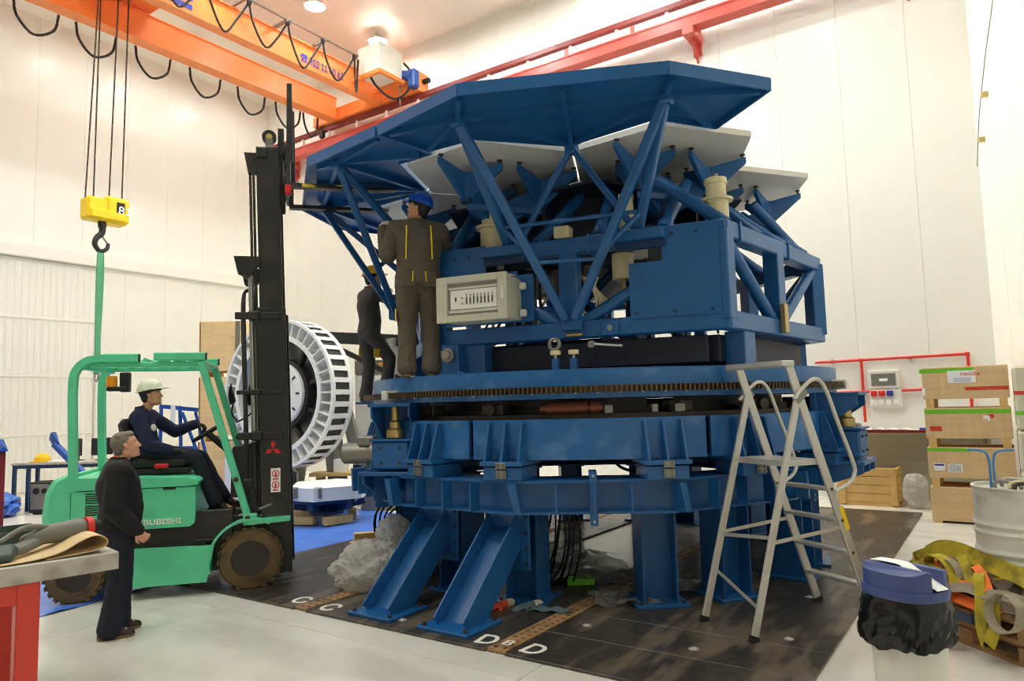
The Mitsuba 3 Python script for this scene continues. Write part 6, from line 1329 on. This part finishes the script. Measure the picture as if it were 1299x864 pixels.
for i in range(9):
    a = RNG.rand() * 6.28; q = .2 * RNG.rand() ** .5
    c_ = DC + V(q * math.cos(a), q * math.sin(a), H - .02)
    part(k, 'shackle', cable([c_ + V(-.06, 0, .0), c_ + V(-.05, .02, .035), c_ + V(0, .03, .045), c_ + V(.05, .0, .035), c_ + V(.06, -.03, 0)], .014, 8, 5), ('mat_dull_steel', 'mat_cream', 'mat_dark_iron')[i % 3])
hk = thing('blue_hoses', 'pair of blue hoses bending out of the top of the white drum', 'hose')
HQ = DC + V(-.19, .04, 0)
for s in (-1, 1): part(hk, 'hose', cable([HQ + V(.015 * s, 0, H - .03), HQ + V(.012 * s, 0, H + .1), HQ + V(.018 * s, .01, H + .2), HQ + V(.05 * s, .01, H + .25), HQ + V(.15 * s, .02, H + .26)], .009, 8, 6), 'mat_hose_blue')
M_('hose_blue', srgb(70, 130, 190), 0.4)
M_('sling_yellow', tex(srgb(178, 160, 42), 0.25, 16.0, srgb(96, 88, 30), 0.7, 7.0), 0.75)
M_('sling_orange', tex(srgb(238, 120, 50), 0.2, 16.0), 0.75); M_('sling_grey', tex(srgb(150, 140, 120), 0.2, 16.0), 0.75); M_('sling_brown', tex(srgb(120, 92, 66), 0.2, 16.0), 0.75)
def sling(pts, w, up, mat, lab, t=.012):
    path = smooth_path([pp(*p) for p in pts], 7); n = len(path)
    U = np.asarray(up, float)
    if U.ndim == 1: U = np.tile(U, (len(pts), 1))
    Ui = np.array([U[min(int(i / 7), len(U) - 2)] * (1 - (i / 7 - min(int(i / 7), len(U) - 2))) + U[min(int(i / 7) + 1, len(U) - 1)] * (i / 7 - min(int(i / 7), len(U) - 2)) for i in range(n)])
    Ui = Ui @ PM[:3, :3].T
    add('lifting_sling', sweep(path, rect2(t, w), up=Ui), mat, 40, lab, 'sling')
# sections are w wide along "up": a strap on edge has up = z, a flat one lies with up across its run
SL = [
 ([(.02, .22, .55), (.2, .2, .63), (.45, .16, .655), (.7, .1, .64), (.95, .06, .62), (1.25, .05, .58)], .125, (.0, .35, .9), 'yellow', 'long dirty yellow sling along the top of the pile, in front of the drum'),
 ([(.02, .25, .55), (-.03, .15, .50), (.05, .06, .46), (.22, .0, .50), (.42, -.05, .50), (.66, -.06, .47)], .09, (.0, .4, .9), 'yellow', 'yellow sling that loops out at the left end of the pile'),
 ([(.34, .02, .48), (.30, .0, .56), (.38, -.02, .62), (.5, -.02, .60), (.58, -.03, .52), (.62, -.06, .45)], .085, (.25, .95, .1), 'yellow', 'small yellow loop standing in the middle of the pile'),
 ([(.80, .0, .58), (.86, -.08, .55), (.90, -.12, .42), (.91, -.14, .24), (.97, -.155, .12), (1.02, -.14, .26), (.99, -.1, .42)], .075, (.9, .3, .1), 'yellow', 'yellow sling hanging over the front of the pallet at right'),
 ([(.5, .25, .62), (.7, .2, .65), (.9, .16, .62), (1.1, .2, .58), (1.3, .25, .56)], .11, (.1, .6, .75), 'yellow', 'second yellow sling just behind the long one, against the drum'),
 ([(.85, .1, .56), (1.0, .06, .60), (1.15, .04, .58), (1.3, .06, .5)], .11, (.1, .75, .6), 'yellow', 'short yellow sling end at the right edge of the pile'),
 ([(.3, .12, .50), (.43, .02, .53), (.52, -.08, .50), (.60, -.15, .42), (.67, -.19, .28), (.70, -.20, .13), (.66, -.21, .05), (.56, -.205, .03), (.44, -.2, .07)], .07, (.75, .5, .25), 'orange', 'orange sling hanging down from the pallet beside the bin'),
 ([(.1, .05, .42), (.3, -.02, .40), (.5, -.08, .37), (.68, -.08, .36), (.84, -.06, .34)], .085, (.05, .75, .55), 'orange', 'orange sling lying flat under the grey one on the pallet'),
 ([(.1, .12, .52), (.25, .06, .55), (.42, .03, .52), (.6, .0, .48), (.8, .0, .46)], .06, (.1, .7, .6), 'orange', 'orange sling partly covered by yellow slings in the middle of the pile'),
 ([(.42, -.1, .42), (.6, -.11, .43), (.78, -.11, .47), (.92, -.1, .46), (1.1, -.08, .48), (1.3, -.02, .44)], .075, (.0, .55, .85), 'grey', 'grey sling running across the front of the pile to the right'),
 ([(1.06, -.12, .50), (1.0, -.15, .42), (1.03, -.17, .31), (1.13, -.18, .26), (1.24, -.17, .32), (1.25, -.15, .45), (1.14, -.12, .51)], .065, (.2, .95, .1), 'grey', 'grey sling curled into a loop at the right front of the pallet'),
 ([(.50, .02, .46), (.46, .0, .55), (.52, -.01, .61), (.60, -.02, .57), (.66, -.03, .47)], .055, (.2, .95, .1), 'grey', 'grey sling bent over in the hollow of the pile'),
 ([(.3, .1, .50), (.38, .06, .59), (.47, .06, .60), (.52, .08, .50)], .06, (.2, .95, .1), 'brown', 'brown sling loop in the hollow of the pile'),
 ([(.25, .55, .36), (.2, .45, .50), (.3, .38, .60), (.45, .42, .58), (.5, .5, .44)], .06, (.3, .3, .9), 'blue', 'blue sling loop beside the foot of the drum'),
 ([(.55, -.02, .42), (.68, -.08, .47), (.82, -.08, .46), (.95, -.1, .40), (1.02, -.1, .34)], .07, (.1, .7, .6), 'orange', 'orange sling folded at the front of the pile behind the hanging yellow one'),
 ([(.12, .3, .54), (.3, .22, .60), (.5, .12, .61), (.66, .02, .56), (.74, -.03, .48)], .075, (.2, .6, .7), 'yellow', 'yellow sling crossing the hollow of the pile towards the front'),
 ([(.62, .1, .56), (.74, .02, .60), (.86, -.04, .56), (.94, -.08, .48)], .06, (.3, .8, .4), 'orange', 'orange sling end sticking out under the long yellow sling'),
 ([(.95, .12, .46), (1.1, .05, .50), (1.3, .08, .48)], .11, (.1, .6, .7), 'brown', 'brown flat sling under the long yellow one')]
for pts_, w_, up_, c_, lab_ in SL: sling(pts_, w_, up_, 'mat_blue_motor' if c_ == 'blue' else 'mat_sling_' + c_, lab_)
M_('strap_dark', tex(srgb(70, 60, 48), 0.3, 12.0), 0.8)
hp_ = []
for i in range(26):
    u0, v0 = RNG.rand() * 1.05, .02 + RNG.rand() * .3; a_ = RNG.rand() * 3.1; d_ = V(math.cos(a_), .45 * math.sin(a_), 0) * .2
    zc_ = PZ + .03 + .16 * RNG.rand()
    hp_.append(sweep(smooth_path([pp(u0 - d_[0], v0 - d_[1] + .05, zc_ - .015), pp(u0, v0, zc_ + .05 * RNG.rand()), pp(u0 + d_[0], v0 + d_[1] + .05, zc_ - .01)], 6), rect2(.012, .09), up=PM[:3, :3] @ V(-.3 * math.sin(a_), .8, .5)))
add('strap_heap', cat(hp_), 'mat_strap_dark', 40, 'dark tangled straps filling the heap under the bright slings on the pallet', 'straps', kind='stuff')

# waste bin
BC = V(-.50, 4.395, 0); bh = unit((.86, -.51, 0)); bk = V(-bh[1], bh[0], 0)
BI = axes(BC, bh, bk)
k = thing('waste_bin', 'white waste bin with black liner and a blue lid in the right foreground', 'waste bin')
def oval(a, b, n=40, e=2.6): 
    t_ = np.linspace(0, 2 * math.pi, n, endpoint=False); c, s = np.cos(t_), np.sin(t_)
    return np.stack([a * np.sign(c) * np.abs(c) ** (2 / e), b * np.sign(s) * np.abs(s) ** (2 / e)], 1)
def loft(rings, zs):
    n = len(rings[0]); v = np.vstack([np.column_stack([r_, np.full(n, z)]) for r_, z in zip(rings, zs)]); f = []
    for q in range(len(rings) - 1):
        for i in range(n): j = (i + 1) % n; f += [[q * n + i, q * n + j, q * n + n + j], [q * n + i, q * n + n + j, q * n + n + i]]
    c0, c1 = len(v), len(v) + 1; v = np.vstack([v, [[0, 0, zs[0]], [0, 0, zs[-1]]]]); L_ = (len(rings) - 1) * n
    for i in range(n): j = (i + 1) % n; f += [[j, i, c0], [L_ + i, L_ + j, c1]]
    return tm(v, f)
part(k, 'body', at(loft([oval(.15, .135), oval(.18, .16), oval(.185, .165)], (.0, .68, .80)), BI), 'mat_light_plastic', 40)
n_ = 58; rings = []; zs_ = np.linspace(.845, .615, 11)
o = oval(.19, .17, n_)
for q, z in enumerate(zs_):
    g = q / 10
    p_ = np.column_stack([o * 6, np.full(n_, z * 8)])
    flare = .02 + .17 * math.sin(math.pi * min(1, g * .66)) + .10 * (meshkit.fbm(np.column_stack([o * 5, np.full(n_, 2.0)]), 2, 4) - .4) * g
    jit = (RNG.rand(n_) - .5) * .10 * (.3 + g) + (meshkit.fbm(p_, 3, 8) - .5) * .22 * (.3 + g)
    rings.append(o * (1 + flare + jit)[:, None])
lin = loft(rings[::-1], list(zs_[::-1])); vv_ = np.array(lin.vertices)
dz_ = (meshkit.fbm(np.column_stack([vv_[:, :2] * 5, vv_[:, :1] * 0]), 3, 2) - .5) * .12 + (RNG.rand(len(vv_)) - .5) * .016; vv_[:, 2] += dz_ * np.clip((.845 - vv_[:, 2]) / .2, 0, 1)
M_('liner', (.004, .004, .0045), 0.12, spec=0.45)
part(k, 'liner', at(tm(vv_, lin.faces), BI), 'mat_liner', 22)
M_('lid_blue', tex(srgb(58, 74, 128), 0.05, 10.0), 0.4)
part(k, 'lid_rim', at(loft([oval(.20, .18), oval(.205, .185), oval(.20, .18)], (.835, .855, .885)), BI), 'mat_lid_blue', 40)
for s in (-1, 1):
    # two raised cheeks with the slot between them
    pol_ = [(x, y) for x, y in oval(.192, .172, 60) if s * y > .045]
    pol_ = sorted(pol_, key=lambda p: p[0] * 1.0) if False else pol_
    P_ = Polygon(oval(.192, .172, 60)).intersection(Polygon([(-.3, .045 * s), (.3, .045 * s), (.3, .3 * s), (-.3, .3 * s)]))
    ch = prism(P_, 0, 1); cv = np.array(ch.vertices); top = cv[:, 2] > .5
    cv[:, 2] = np.where(top, .985 - .02 * (np.abs(cv[:, 1]) > .1), .88)
    part(k, 'lid_cheek', at(tm(cv, ch.faces), BI), 'mat_lid_blue', False)
add('paper_sheet', at(sheet(lambda a, b: V(-.17 + .385 * a, -.043 + .086 * b, .99 - .085 * max(0, a - .45) / .55 + .006 * math.sin(a * 5)), 12, 4, .003), BI), 'mat_paper', 40, 'white sheet of paper lying in the slot of the blue bin lid', 'paper')

# ---------------------------------------------------------------- things lying on the steel plates
scene['mat_milky'] = {'type': 'principledthin', 'base_color': rgb(.9, .89, .86), 'roughness': 0.2, 'spec_trans': 0.35, 'diff_trans': 1.0, 'eta': 1.4}
add('plastic_sheet', blob((-5.62, 5.42, .22), (.40, .36, .30), .42, 3.4, 41, 5, .024), 'mat_milky', 30, 'big crumpled bag of white plastic film on the plates beside the left strut', 'plastic sheet')
add('plastic_sheet', blob((-5.75, 5.95, .40), (.24, .22, .30), .42, 3.6, 47, 5, .3), 'mat_milky', 30, 'smaller bunch of white plastic film on top of the big bag by the left strut', 'plastic sheet')
scene['mat_film'] = {'type': 'principledthin', 'base_color': rgb(.86, .85, .82), 'roughness': 0.22, 'spec_trans': 0.82, 'diff_trans': 0.9, 'eta': 1.35}
def film(c, su, sv, rz, amp, seed, hole=0):
    def fn(a, b):
        x, y = (a - .5) * su, (b - .5) * sv; p = V(x * 2.6, y * 2.6, seed * 3.1)
        edge = 1 - .25 * meshkit.fbm(V(math.atan2(y, x) * 1.3, seed, 0), 3, seed); x, y = x * edge, y * edge
        z = .026 + amp * max(0, abs(meshkit.fbm(p, 4, seed) - .5) * 2.4 - .05) * (1 - .5 * (abs(a - .5) + abs(b - .5)))
        return V(c[0] + x * math.cos(rz) - y * math.sin(rz), c[1] + x * math.sin(rz) + y * math.cos(rz), z)
    return sheet(fn, 46, 46, .0015)
add('plastic_film', film((-3.05, 6.30), .8, .6, .6, .20, 5), 'mat_film', 40, 'clear plastic film crumpled on the plates beside the front column', 'plastic film')
add('plastic_film', film((-3.7, 7.1), 1.5, .9, .4, .24, 9), 'mat_film', 40, 'large clear plastic film spread on the floor below the turntable', 'plastic film')
add('plastic_film', film((-4.6, 7.6), 1.1, .9, 1.0, .34, 13), 'mat_film', 40, 'clear plastic film behind the hanging cables under the machine', 'plastic film')
add('plastic_film', film((-2.7, 7.0), .7, .5, .2, .2, 15), 'mat_film', 40, 'clear plastic film lying behind the rear legs of the ladder', 'plastic film')
def glove(c, rz, mat, lab):
    w = V(c[0], c[1], .045); d = V(math.cos(rz), math.sin(rz), 0)
    k = thing('work_glove', lab, 'glove')
    part(k, 'hand', solid(hand(w, d, V(0, 0, -1), 1, .12, .006, 1.05) + [bone(w, .036, w - d * .08, .034)], .01, 3), mat, 50)
    part(k, 'cuff', solid([bone(w - d * .05, .037, w - d * .10, .036)], .014, 2), 'mat_glove_white', 50)
M_('glove_orange', tex(srgb(226, 84, 54), 0.15, 30.0), 0.7); M_('glove_blue', tex(srgb(88, 110, 120), 0.15, 30.0), 0.7)
glove((-3.96, 5.52), -1.9, 'mat_glove_orange', 'orange and white work glove on the plates at the foot of the right strut'); glove((-3.72, 5.62), -2.0, 'mat_glove_blue', 'blue grey work glove on the plates next to the orange one')
add('rag', sheet(lambda a, b: V(-3.68 + .34 * a + .03 * math.sin(5 * b), 5.50 + .13 * b + .1 * a, .03 + .02 * math.sin(7 * a + 3 * b) ** 2), 16, 8, .006), 'mat_glove_blue', 40, 'flat blue grey rag on the plates to the right of the gloves', 'rag')
k = thing('cable_bundle', 'bundle of black cables hanging from the ring beam down to the floor', 'cables')
for i in range(9):
    x = -3.74 + .026 * i; y = 6.08 + .016 * i + .03 * (i % 3); b = RNG.randn(3) * .03
    part(k, 'cable', cable([(x, y, 1.15), (x - .01, y, .8), (x - .04 - .02 * (9 - i) * .5 + b[0], y + .03, .45), (x - .12 - .035 * (9 - i) * .5, y + .1 + b[1], .16), (x - .26 - .03 * (9 - i), y + .22 + b[2], .045), (x - .5 - .03 * (9 - i), y + .32 + b[1], .036)], .009 if i % 3 else .013, 7, 7), 'mat_cable_black')
k = thing('cable_coil', 'coil of black cable hanging between the left columns', 'cables')
for i in range(5):
    c_ = V(-5.98, 6.35, .42) + RNG.randn(3) * V(.03, .03, .04); r = .26 + .05 * RNG.rand(); a = np.linspace(0, 2 * math.pi, 25)
    part(k, 'loop', sweep(np.stack([c_[0] + r * .8 * np.cos(a), c_[1] + r * .5 * np.cos(a) + .05 * np.sin(2 * a), c_[2] + r * 1.25 * np.sin(a)], 1), ring2(.011, 7)), 'mat_cable_black')
part(k, 'lead', cable([(-5.85, 6.45, 1.1), (-5.9, 6.4, .85), (-6.0, 6.35, .7)], .012, 7, 5), 'mat_cable_black')
part(k, 'lead', cable([(-4.95, 6.7, 1.1), (-4.75, 6.6, .85), (-4.72, 6.5, .5), (-4.9, 6.6, .3), (-5.1, 6.7, .25)], .012, 7, 7), 'mat_cable_black')
k = thing('green_tray', 'small green plastic tray lying by the cables under the machine', 'tray')
part(k, 'tray', at(cat([bx(-.14, .14, -.09, .09, .025, .035), bx(-.14, .14, -.09, -.08, .025, .085), bx(-.14, .14, .08, .09, .025, .085), bx(-.14, -.13, -.09, .09, .025, .085), bx(.13, .14, -.09, .09, .025, .085)]), np.array([[.8, -.6, 0, -3.75], [.6, .8, 0, 6.62], [0, 0, 1, 0], [0, 0, 0, 1.0]])), 'mat_tape_green', False)
for i, (x, y, z, r, lab) in enumerate(((-7.05, 6.75, .022, .5, 'lower wooden block on the plates behind the white plastic bag'), (-7.0, 6.78, .142, .9, 'upper wooden block on the stack behind the white plastic bag'), (-6.75, 7.05, .022, .2, 'wooden block beside the left column'))):
    add('timber_block', place(bx(-.2, .2, -.06, .06, z, z + .12, .006), (x, y, 0), r), 'mat_pine', False, lab, 'wood block')
k = thing('rubber_hose', 'black rubber hose loop hanging above the ring beam in the gap of the base', 'hose')
a = np.linspace(math.radians(150), math.radians(390), 24); c_ = V(-2.95, 6.35, 1.36)
part(k, 'loop', sweep(np.stack([c_[0] + .17 * np.cos(a), c_[1] + .1 * np.cos(a), c_[2] + .13 * np.sin(a)], 1), ring2(.014, 8)), 'mat_cable_black')
